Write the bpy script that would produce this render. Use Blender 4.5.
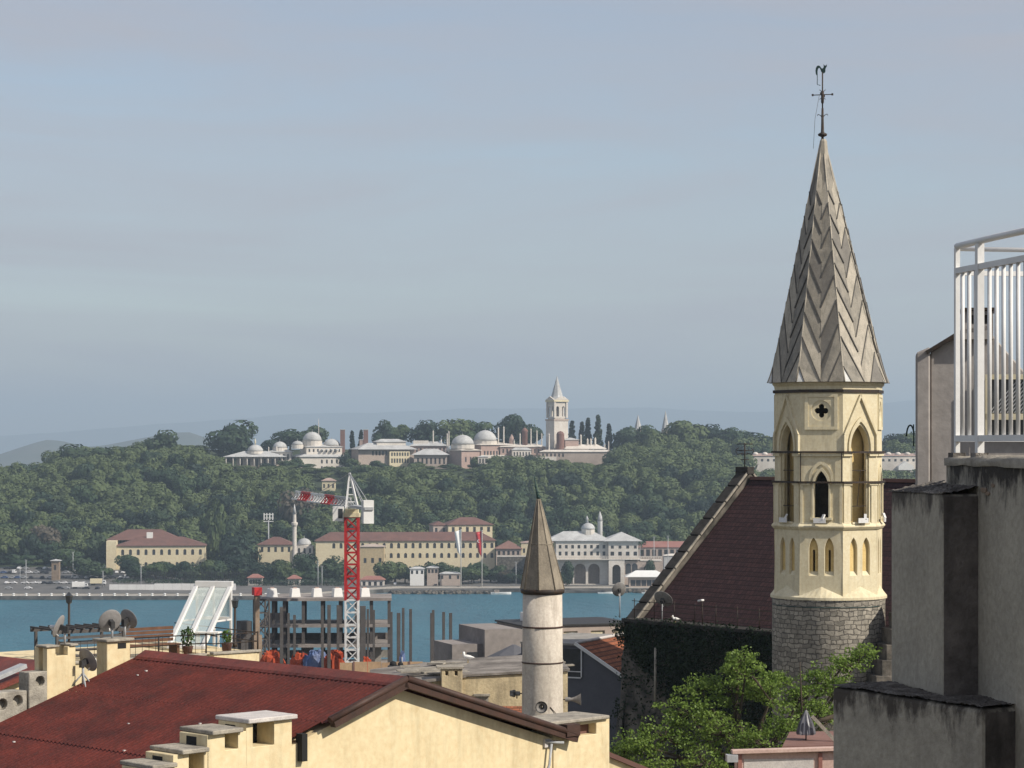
import bpy, bmesh, math, random
import numpy as np
from mathutils import Vector, Matrix, geometry
for o in list(bpy.data.objects): bpy.data.objects.remove(o)
SC = bpy.context.scene
COL = SC.collection
R = math.radians
rnd = random.Random(7)
# ------------------------------------------------------------------ camera, sky, sun
F, H, CX, HY = 2400.0, 80.0, 512.0, 445.0          # focal length in pixels, eye height, horizon row
cd = bpy.data.cameras.new('camera'); cam = bpy.data.objects.new('camera', cd); COL.objects.link(cam)
cam.location = (0, 0, H); cam.rotation_euler = (R(90), 0, 0)
cd.sensor_width = 36; cd.lens = 36 * F / 1024; cd.shift_y = (HY - 384) / 1024
cd.clip_start = .1; cd.clip_end = 40000
SC.camera = cam
SUN_AZ, SUN_EL = 62, 38                              # azimuth from the view's back direction towards the right
sdir = Vector((math.sin(R(SUN_AZ)) * math.cos(R(SUN_EL)), -math.cos(R(SUN_AZ)) * math.cos(R(SUN_EL)), math.sin(R(SUN_EL))))
sl = bpy.data.lights.new('sun', 'SUN'); so = bpy.data.objects.new('sun', sl); COL.objects.link(so)
sl.energy = 4.6; sl.angle = R(.53); sl.color = (1, .92, .80); so.location = (60, -40, 200)
so.rotation_euler = sdir.to_track_quat('Z', 'Y').to_euler()
W = bpy.data.worlds.new('World'); SC.world = W; W.use_nodes = True
nt = W.node_tree; nt.nodes.clear()
def N(tree, t, **k):
    n = tree.nodes.new(t)
    for a, b in k.items():
        if a.startswith('i_'): n.inputs[a[2:].replace('_', ' ')].default_value = b
        else: setattr(n, a, b)
    return n
sky = N(nt, 'ShaderNodeTexSky', sky_type='NISHITA', sun_disc=False, sun_elevation=R(SUN_EL), sun_rotation=R(180 - SUN_AZ),
        air_density=1.0, dust_density=.6, ozone_density=1.5, altitude=80)
tc = N(nt, 'ShaderNodeTexCoord'); mp = N(nt, 'ShaderNodeMapping'); mp.inputs['Scale'].default_value = (1.3, 1.3, 9)
mp.inputs['Rotation'].default_value = (R(3), R(2), 0)
nz = N(nt, 'ShaderNodeTexNoise', i_Scale=3.0, i_Detail=8.0, i_Roughness=.6, i_Distortion=.6)
rp = N(nt, 'ShaderNodeValToRGB'); rp.color_ramp.elements[0].position = .05; rp.color_ramp.elements[1].position = .75
mulv = N(nt, 'ShaderNodeMath', operation='MULTIPLY'); mulv.inputs[1].default_value = .95
mx = N(nt, 'ShaderNodeMixRGB'); mx.inputs[2].default_value = (3.86, 3.76, 4.10, 1)
bg = N(nt, 'ShaderNodeBackground'); bg.inputs['Strength'].default_value = .113
ow = N(nt, 'ShaderNodeOutputWorld')
L = nt.links.new
L(tc.outputs['Generated'], mp.inputs[0]); L(mp.outputs[0], nz.inputs['Vector']); L(nz.outputs['Fac'], rp.inputs[0])
L(rp.outputs[0], mulv.inputs[0]); L(mulv.outputs[0], mx.inputs[0]); L(sky.outputs[0], mx.inputs[1])
L(mx.outputs[0], bg.inputs['Color']); L(bg.outputs[0], ow.inputs[0])
SC.view_settings.view_transform = 'Standard'; SC.view_settings.look = 'None'
SC.view_settings.exposure = 0.15; SC.view_settings.gamma = 1; SC.view_settings.use_curve_mapping = False
SC.render.engine = 'CYCLES'
cy = SC.cycles; cy.use_denoising = True; cy.max_bounces = 5; cy.diffuse_bounces = 2; cy.glossy_bounces = 2
cy.transmission_bounces = 4; cy.transparent_max_bounces = 8; cy.volume_bounces = 0; cy.caustics_reflective = False; cy.caustics_refractive = False
HAZE_DENS, HAZE_COL = .000120, (.655, .83, 1.0, 1)

# ------------------------------------------------------------------ helpers
def Xp(px, D): return (px - CX) / F * D
def Zp(py, D): return H - (py - HY) / F * D
def P(px, py, D): return Vector((Xp(px, D), D, Zp(py, D)))
def V(*a): return Vector(a)

class MB:
    def __init__(s): s.v = []; s.f = []; s.m = []; s.sm = []
    def add(s, vs, fs, mi=0, smooth=False):
        o = len(s.v); s.v += [tuple(v) for v in vs]
        for f in fs: s.f.append([i + o for i in f]); s.m.append(mi); s.sm.append(smooth)
        return s
    def box(s, x0, x1, y0, y1, z0, z1, mi=0):
        return s.add([(x0,y0,z0),(x1,y0,z0),(x1,y1,z0),(x0,y1,z0),(x0,y0,z1),(x1,y0,z1),(x1,y1,z1),(x0,y1,z1)],
              [(0,3,2,1),(4,5,6,7),(0,1,5,4),(1,2,6,5),(2,3,7,6),(3,0,4,7)], mi)
    def bar(s, a, b, w, h=None, mi=0, up=(0,0,1)):
        a, b = Vector(a), Vector(b); h = h or w; d = (b - a).normalized(); up = Vector(up)
        if abs(d.dot(up)) > .97: up = Vector((0,1,0))
        u = d.cross(up).normalized() * w / 2; n = u.cross(d).normalized() * h / 2
        vs = [p + q for p in (a, b) for q in (-u-n, u-n, u+n, -u+n)]
        return s.add(vs, [(0,3,2,1),(4,5,6,7),(0,1,5,4),(1,2,6,5),(2,3,7,6),(3,0,4,7)], mi)
    def tube(s, pts, r, n=8, mi=0, cap=True):
        pts = [Vector(p) for p in pts]; k = len(pts); rs = r if isinstance(r, (list, tuple)) else [r] * k
        vs = []; pu = None
        for i, p in enumerate(pts):
            d = (pts[min(i+1,k-1)] - pts[max(i-1,0)]).normalized()
            up = Vector((0,0,1)) if abs(d.z) < .9 else Vector((1,0,0))
            u = d.cross(up).normalized()
            if pu is not None and u.dot(pu) < 0: u = -u
            pu = u; w = u.cross(d)
            vs += [p + (u * math.cos(2*math.pi*j/n) + w * math.sin(2*math.pi*j/n)) * rs[i] for j in range(n)]
        fs = [(i*n+j, i*n+(j+1)%n, (i+1)*n+(j+1)%n, (i+1)*n+j) for i in range(k-1) for j in range(n)]
        s.add(vs, fs, mi, True)
        if cap: s.add([vs[j] for j in range(n)], [tuple(range(n))], mi); s.add([vs[(k-1)*n+j] for j in range(n)], [tuple(range(n))], mi)
        return s
    def lathe(s, prof, cx=0, cy=0, n=24, a0=0, mi=0, smooth=True, cap=True):
        vs = []; fs = []; k = len(prof)
        for r, z in prof: vs += [(cx + r*math.cos(a0+2*math.pi*j/n), cy + r*math.sin(a0+2*math.pi*j/n), z) for j in range(n)]
        for i in range(k-1): fs += [(i*n+j, i*n+(j+1)%n, (i+1)*n+(j+1)%n, (i+1)*n+j) for j in range(n)]
        s.add(vs, fs, mi, smooth)
        if cap:
            for i in (0, k-1):
                if prof[i][0] > 1e-4: s.add([vs[i*n+j] for j in range(n)], [tuple(range(n))], mi)
        return s
    def dome(s, cx, cy, z, r, h, n=20, mi=0):
        return s.lathe([(r*math.cos(a), z + h*math.sin(a)) for a in [R(x) for x in (0,12,25,38,52,66,78,89)]], cx, cy, n, 0, mi)
    def prism(s, poly, z0, z1, mi=0):
        n = len(poly)
        vs = [(x,y,z0) for x,y in poly] + [(x,y,z1) for x,y in poly]
        return s.add(vs, [tuple(range(n)), tuple(range(n,2*n))] + [(i,(i+1)%n,(i+1)%n+n,i+n) for i in range(n)], mi)
    def extr(s, poly, vec, mi=0):
        n = len(poly); vec = Vector(vec); a = [Vector(p) for p in poly]
        return s.add(a + [p + vec for p in a], [tuple(range(n)), tuple(range(2*n-1,n-1,-1))] + [(i,(i+1)%n,(i+1)%n+n,i+n) for i in range(n)], mi)
    def holed(s, O, u, v, outer, holes, th, mi=0):
        """a wall panel in the plane O+u*x+v*y with real openings, th thick (inwards)"""
        O, u, v = Vector(O), Vector(u).normalized(), Vector(v).normalized(); n = u.cross(v)
        rings = [outer] + holes; flat = [p for r_ in rings for p in r_]
        tr = geometry.tessellate_polygon([[Vector((p[0],p[1],0)) for p in r_] for r_ in rings])
        A = [O + u*p[0] + v*p[1] for p in flat]; B = [p - n*th for p in A]; k = len(A)
        fs = [tuple(t) for t in tr] + [tuple(i+k for i in t) for t in tr]
        o = 0
        for r_ in rings:
            m = len(r_); fs += [(o+i, o+(i+1)%m, o+(i+1)%m+k, o+i+k) for i in range(m)]; o += m
        return s.add(A + B, fs, mi)
    def hip(s, x0, x1, y0, y1, z, h, ov=.6, ins=None, th=.25, mi=0):
        x0-=ov; x1+=ov; y0-=ov; y1+=ov; d = min(x1-x0, y1-y0)/2; i = d if ins is None else ins
        if x1-x0 >= y1-y0: r0, r1 = (x0+i, (y0+y1)/2), (x1-i, (y0+y1)/2)
        else: r0, r1 = ((x0+x1)/2, y0+i), ((x0+x1)/2, y1-i)
        vs = [(x0,y0,z),(x1,y0,z),(x1,y1,z),(x0,y1,z),(x0,y0,z+th),(x1,y0,z+th),(x1,y1,z+th),(x0,y1,z+th),(r0[0],r0[1],z+h),(r1[0],r1[1],z+h)]
        fs = [(0,3,2,1),(0,1,5,4),(1,2,6,5),(2,3,7,6),(3,0,4,7)]
        if x1-x0 >= y1-y0: fs += [(4,5,9,8),(6,7,8,9),(5,6,9),(7,4,8)]
        else: fs += [(4,5,8),(5,6,9,8),(6,7,9),(7,4,8,9)]
        return s.add(vs, fs, mi)
    def build(s, name, mats, parent=None, loc=None, bevel=0, recalc=True, seg=1):
        me = bpy.data.meshes.new(name); me.from_pydata(s.v, [], s.f)
        mats = mats if isinstance(mats, (list, tuple)) else [mats]
        for m in mats: me.materials.append(m)
        me.polygons.foreach_set('material_index', s.m); me.polygons.foreach_set('use_smooth', s.sm)
        if recalc:
            b = bmesh.new(); b.from_mesh(me); bmesh.ops.remove_doubles(b, verts=b.verts, dist=1e-5)
            bmesh.ops.recalc_face_normals(b, faces=b.faces); b.to_mesh(me); b.free()
        me.update()
        o = bpy.data.objects.new(name, me); COL.objects.link(o)
        if parent: o.parent = parent
        if loc is not None: o.location = loc
        if bevel:
            md = o.modifiers.new('bevel', 'BEVEL'); md.width = bevel; md.segments = seg; md.limit_method = 'ANGLE'; md.angle_limit = R(40)
        return o
def tag(o, label, cat, group=None):
    o['label'] = label; o['category'] = cat
    if group: o['group'] = group
    return o
def thing(name, label, cat, loc=(0,0,0), rz=0, group=None):
    o = bpy.data.objects.new(name, None); COL.objects.link(o); o.empty_display_size = .3
    o.location = loc; o.rotation_euler = (0,0,rz); return tag(o, label, cat, group)
def structure(o): o['kind'] = 'structure'; return o
def copy_tree(o, loc=None, rz=None, sc=None, label=None, parent=None):
    c = o.copy(); COL.objects.link(c)
    if parent: c.parent = parent
    if loc is not None: c.location = loc
    if rz is not None: c.rotation_euler = (0,0,rz)
    if sc is not None: c.scale = sc
    if label: c['label'] = label
    for ch in o.children: copy_tree(ch, parent=c)
    return c
def arch(w, z0, zs, za, n=7, cx=0):
    """pointed arch outline: half width w, sill z0, springing zs, apex za"""
    pts = [(cx-w, z0), (cx+w, z0)]
    for i in range(n+1): a = R(60)*i/n; pts.append((cx + w*(2*math.cos(a)-1), zs + (za-zs)*math.sin(a)/math.sin(R(60))))
    for i in range(n-1, -1, -1): a = R(60)*i/n; pts.append((cx - w*(2*math.cos(a)-1), zs + (za-zs)*math.sin(a)/math.sin(R(60))))
    return pts
def rarch(w, z0, zs, n=8, cx=0, k=1.0):
    return [(cx-w, z0), (cx+w, z0)] + [(cx + w*math.cos(math.pi*i/n), zs + k*w*math.sin(math.pi*i/n)) for i in range(n+1)]
def rect(x0, x1, z0, z1): return [(x0,z0),(x1,z0),(x1,z1),(x0,z1)]

# ------------------------------------------------------------------ materials
def mat(name, col, rough=.85, col2=None, scale=1.5, contrast=(.35,.7), bump=.15, bscale=None, metal=0, streak=None, sscale=2.0, samt=.5, fine=.12, spec=.3, stretch=(1,1,1), topstain=None):
    m = bpy.data.materials.new(name); m.use_nodes = True; t = m.node_tree; b = t.nodes['Principled BSDF']; l = t.links.new
    b.inputs['Roughness'].default_value = rough; b.inputs['Metallic'].default_value = metal; b.inputs['Specular IOR Level'].default_value = spec
    c = N(t, 'ShaderNodeTexCoord'); mp = N(t, 'ShaderNodeMapping'); mp.inputs['Scale'].default_value = stretch; l(c.outputs['Object'], mp.inputs[0])
    n1 = N(t, 'ShaderNodeTexNoise', i_Scale=scale, i_Detail=7.0, i_Roughness=.62); l(mp.outputs[0], n1.inputs['Vector'])
    r1 = N(t, 'ShaderNodeValToRGB'); r1.color_ramp.elements[0].position, r1.color_ramp.elements[1].position = contrast; l(n1.outputs['Fac'], r1.inputs[0])
    col2 = col2 or tuple(x*.68 for x in col)
    m1 = N(t, 'ShaderNodeMixRGB'); m1.inputs[1].default_value = (*col,1); m1.inputs[2].default_value = (*col2,1); l(r1.outputs[0], m1.inputs[0]); out = m1.outputs[0]
    n2 = N(t, 'ShaderNodeTexNoise', i_Scale=(bscale or scale*9), i_Detail=5.0, i_Roughness=.6); l(mp.outputs[0], n2.inputs['Vector'])
    if fine:
        m2 = N(t, 'ShaderNodeMixRGB', blend_type='OVERLAY'); m2.inputs[0].default_value = fine*3; l(out, m2.inputs[1]); l(n2.outputs['Fac'], m2.inputs[2]); out = m2.outputs[0]
    if streak:
        mp2 = N(t, 'ShaderNodeMapping'); mp2.inputs['Scale'].default_value = (sscale, sscale, sscale*.14); l(c.outputs['Object'], mp2.inputs[0])
        n3 = N(t, 'ShaderNodeTexNoise', i_Scale=2.0, i_Detail=6.0, i_Roughness=.65); l(mp2.outputs[0], n3.inputs['Vector'])
        r3 = N(t, 'ShaderNodeValToRGB'); r3.color_ramp.elements[0].position = .5; r3.color_ramp.elements[1].position = .72
        l(n3.outputs['Fac'], r3.inputs[0]); q = N(t, 'ShaderNodeMath', operation='MULTIPLY'); q.inputs[1].default_value = samt; l(r3.outputs[0], q.inputs[0])
        m3 = N(t, 'ShaderNodeMixRGB'); m3.inputs[2].default_value = (*streak,1); l(out, m3.inputs[1]); l(q.outputs[0], m3.inputs[0]); out = m3.outputs[0]
    if topstain:                                  # mould creeping down from a wall's top in patches
        z0, wd_, tcol = topstain; sp_ = N(t, 'ShaderNodeSeparateXYZ'); l(c.outputs['Object'], sp_.inputs[0])
        n4 = N(t, 'ShaderNodeTexNoise', i_Scale=6.0, i_Detail=8.0, i_Roughness=.7); mp4 = N(t, 'ShaderNodeMapping'); mp4.inputs['Scale'].default_value = (1.6,1.6,.7); l(c.outputs['Object'], mp4.inputs[0]); l(mp4.outputs[0], n4.inputs['Vector'])
        q1 = N(t, 'ShaderNodeMath', operation='SUBTRACT'); q1.inputs[1].default_value = z0; l(sp_.outputs['Z'], q1.inputs[0])
        q2 = N(t, 'ShaderNodeMath', operation='DIVIDE'); q2.inputs[1].default_value = wd_; l(q1.outputs[0], q2.inputs[0])
        q3 = N(t, 'ShaderNodeMath', operation='MULTIPLY_ADD'); q3.inputs[1].default_value = 5.0; l(n4.outputs['Fac'], q3.inputs[0]); l(q2.outputs[0], q3.inputs[2])
        q4 = N(t, 'ShaderNodeMapRange'); q4.inputs['From Min'].default_value = 1.3; q4.inputs['From Max'].default_value = 2.2; l(q3.outputs[0], q4.inputs['Value'])
        m4 = N(t, 'ShaderNodeMixRGB'); m4.inputs[2].default_value = (*tcol,1); l(out, m4.inputs[1]); l(q4.outputs['Result'], m4.inputs[0]); out = m4.outputs[0]
    l(out, b.inputs['Base Color'])
    if bump:
        bp = N(t, 'ShaderNodeBump'); bp.inputs['Strength'].default_value = bump; bp.inputs['Distance'].default_value = .05; l(n2.outputs['Fac'], bp.inputs['Height']); l(bp.outputs[0], b.inputs['Normal'])
    m['out'] = 1
    return m
def brick(name, c1, c2, mortar, w, h, ms=.02, mode='xz', rough=.9, bump=.6, rad=1.0, zk=1.0, dist=.0, squash=.5):
    """courses of bricks, stones or roof tiles laid in the object's own x/z, or wrapped round its axis"""
    m = bpy.data.materials.new(name); m.use_nodes = True; t = m.node_tree; b = t.nodes['Principled BSDF']; l = t.links.new
    b.inputs['Roughness'].default_value = rough; b.inputs['Specular IOR Level'].default_value = .2
    c = N(t, 'ShaderNodeTexCoord'); sp = N(t, 'ShaderNodeSeparateXYZ'); cb = N(t, 'ShaderNodeCombineXYZ')
    vec = c.outputs['Object']
    if dist:
        nn = N(t, 'ShaderNodeTexNoise', i_Scale=2.5, i_Detail=3.0); l(vec, nn.inputs['Vector'])
        su = N(t, 'ShaderNodeVectorMath', operation='SUBTRACT'); su.inputs[1].default_value = (.5,.5,.5); l(nn.outputs['Color'], su.inputs[0])
        sc = N(t, 'ShaderNodeVectorMath', operation='SCALE'); sc.inputs['Scale'].default_value = dist; l(su.outputs[0], sc.inputs[0])
        ad = N(t, 'ShaderNodeVectorMath', operation='ADD'); l(vec, ad.inputs[0]); l(sc.outputs[0], ad.inputs[1]); vec = ad.outputs[0]
    l(vec, sp.inputs[0])
    zz = N(t, 'ShaderNodeMath', operation='MULTIPLY'); zz.inputs[1].default_value = zk; l(sp.outputs['Z'], zz.inputs[0]); l(zz.outputs[0], cb.inputs['Y'])
    if mode == 'cyl':
        at = N(t, 'ShaderNodeMath', operation='ARCTAN2'); l(sp.outputs['Y'], at.inputs[0]); l(sp.outputs['X'], at.inputs[1])
        q = N(t, 'ShaderNodeMath', operation='MULTIPLY'); q.inputs[1].default_value = rad; l(at.outputs[0], q.inputs[0]); l(q.outputs[0], cb.inputs['X'])
    else: l(sp.outputs['X' if mode == 'xz' else 'Y'], cb.inputs['X'])
    br = N(t, 'ShaderNodeTexBrick', offset=.5, squash=squash, squash_frequency=3); l(cb.outputs[0], br.inputs['Vector'])
    br.inputs['Color1'].default_value = (*c1,1); br.inputs['Color2'].default_value = (*c2,1); br.inputs['Mortar'].default_value = (*mortar,1)
    br.inputs['Scale'].default_value = 1; br.inputs['Mortar Size'].default_value = ms; br.inputs['Mortar Smooth'].default_value = .3; br.inputs['Brick Width'].default_value = w; br.inputs['Row Height'].default_value = h
    n2 = N(t, 'ShaderNodeTexNoise', i_Scale=5.0, i_Detail=6.0, i_Roughness=.65); l(c.outputs['Object'], n2.inputs['Vector'])
    m2 = N(t, 'ShaderNodeMixRGB', blend_type='OVERLAY'); m2.inputs[0].default_value = .6; l(br.outputs['Color'], m2.inputs[1]); l(n2.outputs['Fac'], m2.inputs[2])
    l(m2.outputs[0], b.inputs['Base Color'])
    mm = N(t, 'ShaderNodeMath', operation='MULTIPLY_ADD'); mm.inputs[1].default_value = -1.5; l(br.outputs['Fac'], mm.inputs[0]); l(n2.outputs['Fac'], mm.inputs[2])
    bp = N(t, 'ShaderNodeBump'); bp.inputs['Strength'].default_value = bump; bp.inputs['Distance'].default_value = .05; l(mm.outputs[0], bp.inputs['Height']); l(bp.outputs[0], b.inputs['Normal'])
    return m
def leafmat(name, a, b2, c3, scale=.25, rough=.65, trans=.25):
    m = bpy.data.materials.new(name); m.use_nodes = True; t = m.node_tree; b = t.nodes['Principled BSDF']; l = t.links.new
    b.inputs['Roughness'].default_value = rough; b.inputs['Specular IOR Level'].default_value = .25
    c = N(t, 'ShaderNodeNewGeometry'); n1 = N(t, 'ShaderNodeTexNoise', i_Scale=scale, i_Detail=5.0, i_Roughness=.7); l(c.outputs['Position'], n1.inputs['Vector'])
    r1 = N(t, 'ShaderNodeValToRGB'); e = r1.color_ramp.elements; e[0].position = .3; e[0].color = (*a,1); e[1].position = .72; e[1].color = (*c3,1)
    k = e.new(.5); k.color = (*b2,1)
    oi = N(t, 'ShaderNodeObjectInfo'); ri = N(t, 'ShaderNodeMath', operation='MULTIPLY_ADD'); ri.inputs[1].default_value = .84; ri.inputs[2].default_value = -.42; l(oi.outputs['Random'], ri.inputs[0])
    ad = N(t, 'ShaderNodeMath', operation='ADD'); l(n1.outputs['Fac'], ad.inputs[0]); l(ri.outputs[0], ad.inputs[1]); l(ad.outputs[0], r1.inputs[0])
    l(r1.outputs[0], b.inputs['Base Color'])
    if trans:
        tr = N(t, 'ShaderNodeBsdfTranslucent'); l(r1.outputs[0], tr.inputs[0]); ms = N(t, 'ShaderNodeMixShader'); ms.inputs[0].default_value = trans
        l(b.outputs[0], ms.inputs[1]); l(tr.outputs[0], ms.inputs[2]); l(ms.outputs[0], t.nodes['Material Output'].inputs[0])
    return m
M = {}
def mm(k, *a, **kw): M[k] = mat(k, *a, **kw)
mm('cream', (.74,.66,.46), .85, (.62,.54,.36), .9, (.3,.75), .12, streak=(.33,.28,.19), sscale=1.6, samt=.4)
mm('ochre', (.72,.54,.24), .85, (.58,.42,.17), 2, bump=.1)
mm('lead', (.31,.28,.23), .6, (.19,.175,.145), 2.4, (.3,.7), .2, streak=(.09,.09,.085), sscale=3, samt=.6, metal=.0)
mm('lead_b', (.47,.42,.34), .6, (.33,.30,.24), 2.0, (.3,.7), .2, streak=(.12,.115,.1), sscale=3, samt=.5)
mm('lead_c', (.62,.62,.6), .6, (.45,.45,.43), 2.0, bump=.1)
mm('far_lead', (.53,.53,.52), .8, (.34,.34,.335), .15, bump=0)
mm('iron', (.03,.027,.025), .6, (.06,.035,.02), 6, bump=.1)
mm('patina', (.03,.07,.065), .6, (.015,.035,.035), 8, bump=.1)
mm('yellow_plaster', (.74,.62,.39), .9, (.65,.53,.32), .7, (.35,.75), .12, streak=(.36,.29,.17), sscale=1.2, samt=.45)
mm('old_plaster', (.62,.51,.32), .95, (.38,.31,.2), 1.3, (.4,.65), .35, streak=(.2,.17,.12), sscale=1.5, samt=.6)
mm('old_roof', (.30,.27,.24), .95, (.13,.115,.10), 1.1, (.36,.62), .4)
mm('shore_ochre', (.50,.40,.24), .9, (.42,.33,.2), .1, bump=0)
mm('horn_grey', (.26,.245,.23), .6, (.15,.14,.13), 6, bump=.05)
mm('cap_stone', (.42,.38,.31), .95, (.22,.2,.17), 3, (.35,.65), .4)
mm('white_slab', (.62,.58,.54), .8, (.45,.42,.4), 3, bump=.2)
mm('grey_plaster', (.40,.37,.31), .95, (.22,.2,.17), 3, (.4,.65), .5)
mm('red_roof', (.215,.050,.036), .62, (.115,.034,.028), .9, (.36,.66), .12, bscale=14, streak=(.085,.045,.036), sscale=1.6, samt=.55, fine=.2)
mm('brown_metal', (.075,.038,.028), .6, (.045,.028,.022), 3, bump=.1)
mm('white_paint', (.74,.74,.73), .45, (.66,.65,.63), 3, bump=.05, fine=.05)
mm('dish', (.33,.32,.31), .6, (.22,.21,.2), 6, bump=.05)
mm('dark_steel', (.05,.05,.052), .55, (.03,.03,.03), 6, bump=.05)
mm('rust_steel', (.10,.092,.088), .7, (.065,.058,.055), .8, bump=.1)
mm('galv', (.42,.43,.44), .5, (.32,.33,.34), 5, bump=.05)
mm('concrete', (.33,.31,.28), .9, (.22,.21,.19), .6, bump=.2)
mm('far_concrete', (.30,.27,.25), .9, (.2,.18,.17), .3, bump=0)
mm('shaft', (.30,.23,.17), .9, (.18,.13,.09), .5, bump=0)
mm('red_paint', (.50,.03,.03), .5, (.36,.02,.025), 1, bump=0)
mm('orange_tarp', (.48,.085,.03), .8, (.33,.05,.02), .5, bump=.2)
mm('blue_tarp', (.06,.13,.33), .7, (.2,.22,.3), .5, bump=.2)
mm('hoard', (.50,.34,.20), .9, (.36,.24,.15), .4, bump=0)
mm('minaret', (.60,.54,.46), .9, (.47,.42,.35), 1.3, (.35,.72), .2, streak=(.24,.2,.16), sscale=2.2, samt=.55)
mm('minaret_cone', (.30,.26,.20), .85, (.18,.155,.12), 2, (.35,.68), .3, streak=(.1,.085,.07), sscale=3, samt=.5)
mm('charcoal', (.125,.128,.142), .9, (.10,.102,.115), .8, bump=.08, fine=.05)
mm('glass_dark', (.03,.035,.04), .15, (.05,.055,.06), 2, bump=0, spec=.5)
mm('wood', (.17,.085,.05), .8, (.1,.05,.03), 3, bump=.2)
mm('soil', (.12,.1,.07), .95, (.07,.07,.04), .1, bump=.2)
mm('pave', (.40,.37,.32), .9, (.28,.26,.23), .12, bump=.1)
mm('asphalt', (.15,.143,.135), .9, (.09,.088,.085), .1, bump=.1)
mm('quaystone', (.14,.135,.125), .95, (.05,.05,.05), .15, (.4,.6), .3)
mm('hillsoil', (.045,.06,.03), .95, (.03,.045,.022), .05, bump=0)
mm('far_hill', (.06,.075,.05), .95, (.10,.10,.08), .004, bump=0)
mm('palace_white', (.68,.63,.565), .9, (.52,.475,.42), .12, bump=0)
mm('palace_stone', (.47,.39,.33), .9, (.36,.29,.25), .12, bump=0)
mm('palace_pink', (.43,.315,.27), .9, (.33,.24,.21), .15, bump=0)
mm('palace_brick', (.23,.13,.105), .9, (.18,.1,.085), .15, bump=0)
mm('far_yellow', (.68,.60,.41), .9, (.60,.51,.34), .1, bump=0)
mm('far_tile', (.175,.092,.075), .9, (.125,.07,.06), .2, bump=0)
mm('far_pinktile', (.30,.15,.125), .9, (.28,.12,.1), .2, bump=0)
mm('far_white', (.80,.79,.76), .85, (.70,.69,.66), .15, bump=0)
mm('far_window', (.035,.04,.045), .3, (.06,.06,.065), 1, bump=0)
mm('trunk', (.09,.07,.05), .95, (.05,.04,.03), 3, bump=.5)
mm('conc_wall', (.42,.385,.315), .95, (.31,.285,.235), 3.2, (.3,.75), .25, streak=(.12,.105,.09), sscale=2.2, samt=.25, topstain=(79.93,.16,(.05,.045,.04)))
mm('conc_pier', (.42,.385,.315), .95, (.31,.285,.235), 3.2, (.3,.75), .25, streak=(.12,.105,.09), sscale=2.2, samt=.25, topstain=(79.82,.14,(.09,.08,.07)))
mm('conc_block', (.40,.365,.30), .95, (.29,.265,.22), 3.0, (.3,.75), .25, streak=(.09,.08,.07), sscale=2.4, samt=.4, topstain=(78.80,.16,(.08,.07,.06)))
mm('dark_concrete', (.17,.15,.135), .95, (.07,.062,.056), 3, (.35,.65), .4, streak=(.03,.027,.025), sscale=5, samt=.6)
mm('pink_wall', (.37,.34,.315), .95, (.31,.285,.265), 1.2, (.35,.7), .1, streak=(.18,.16,.15), sscale=1.5, samt=.4)
mm('mould', (.11,.10,.09), .95, (.25,.23,.205), 5, (.5,.68), .9, bscale=18, streak=(.012,.011,.01), sscale=4, samt=.7)
mm('pink_plaster', (.58,.42,.36), .9, (.5,.35,.3), 1.5, bump=.1)
mm('cloth_grey', (.16,.16,.18), .9, (.08,.08,.09), 4, bump=.2)
mm('car_white', (.7,.7,.7), .35, (.65,.65,.65), 1, bump=0, fine=0)
mm('car_dark', (.03,.035,.045), .35, (.03,.03,.04), 1, bump=0, fine=0)
mm('car_silver', (.36,.37,.38), .35, (.33,.34,.35), 1, bump=0, fine=0)
mm('car_red', (.35,.03,.03), .35, (.3,.03,.03), 1, bump=0, fine=0)
mm('car_blue', (.05,.10,.22), .35, (.05,.08,.2), 1, bump=0, fine=0)
mm('rubber', (.02,.02,.02), .9, (.02,.02,.02), 1, bump=0, fine=0)
mm('rock', (.17,.15,.125), .95, (.05,.047,.04), .8, (.38,.62), .9, bscale=3.5)
mm('lead_d', (.20,.185,.16), .6, (.13,.12,.105), 2.4, (.3,.7), .2)
mm('lead_seam', (.10,.095,.085), .7, (.07,.065,.06), 3, bump=0)
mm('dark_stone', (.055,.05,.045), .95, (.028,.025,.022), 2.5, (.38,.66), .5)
M['stone_cyl'] = brick('stone_cyl', (.44,.40,.335), (.25,.23,.195), (.15,.138,.12), .43, .215, .024, 'cyl', rad=2.6, dist=.30, squash=.6)
M['nave_tile'] = brick('nave_tile', (.062,.031,.031), (.042,.023,.024), (.02,.013,.013), .28, .22, .02, 'xz', bump=.5)
M['orange_tile'] = brick('orange_tile', (.44,.16,.075), (.30,.10,.05), (.12,.05,.03), .24, .18, .03, 'yz', bump=.8)
M['leaf_far'] = leafmat('leaf_far', (.026,.050,.024), (.047,.080,.034), (.088,.118,.045), .05, trans=.1)
M['leaf_far_dark'] = leafmat('leaf_far_dark', (.014,.030,.018), (.024,.048,.026), (.042,.068,.032), .08, trans=.1)
M['leaf_far_bare'] = leafmat('leaf_far_bare', (.08,.07,.05), (.11,.095,.07), (.14,.12,.09), .1)
M['leaf_cyp'] = leafmat('leaf_cyp', (.012,.022,.013), (.018,.032,.018), (.026,.042,.02), .2, trans=.1)
M['leaf_near'] = leafmat('leaf_near', (.055,.105,.022), (.10,.175,.03), (.17,.25,.05), 1.2, .5, .35)
M['leaf_ivy'] = leafmat('leaf_ivy', (.013,.026,.010), (.024,.044,.015), (.042,.07,.022), 1.0, .6, .15)
# clear glass with a faint tint
g = bpy.data.materials.new('pane_glass'); g.use_nodes = True; b_ = g.node_tree.nodes['Principled BSDF']
b_.inputs['Base Color'].default_value = (.78,.86,.82,1); b_.inputs['Roughness'].default_value = .08; b_.inputs['Alpha'].default_value = .3; M['pane_glass'] = g
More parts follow.
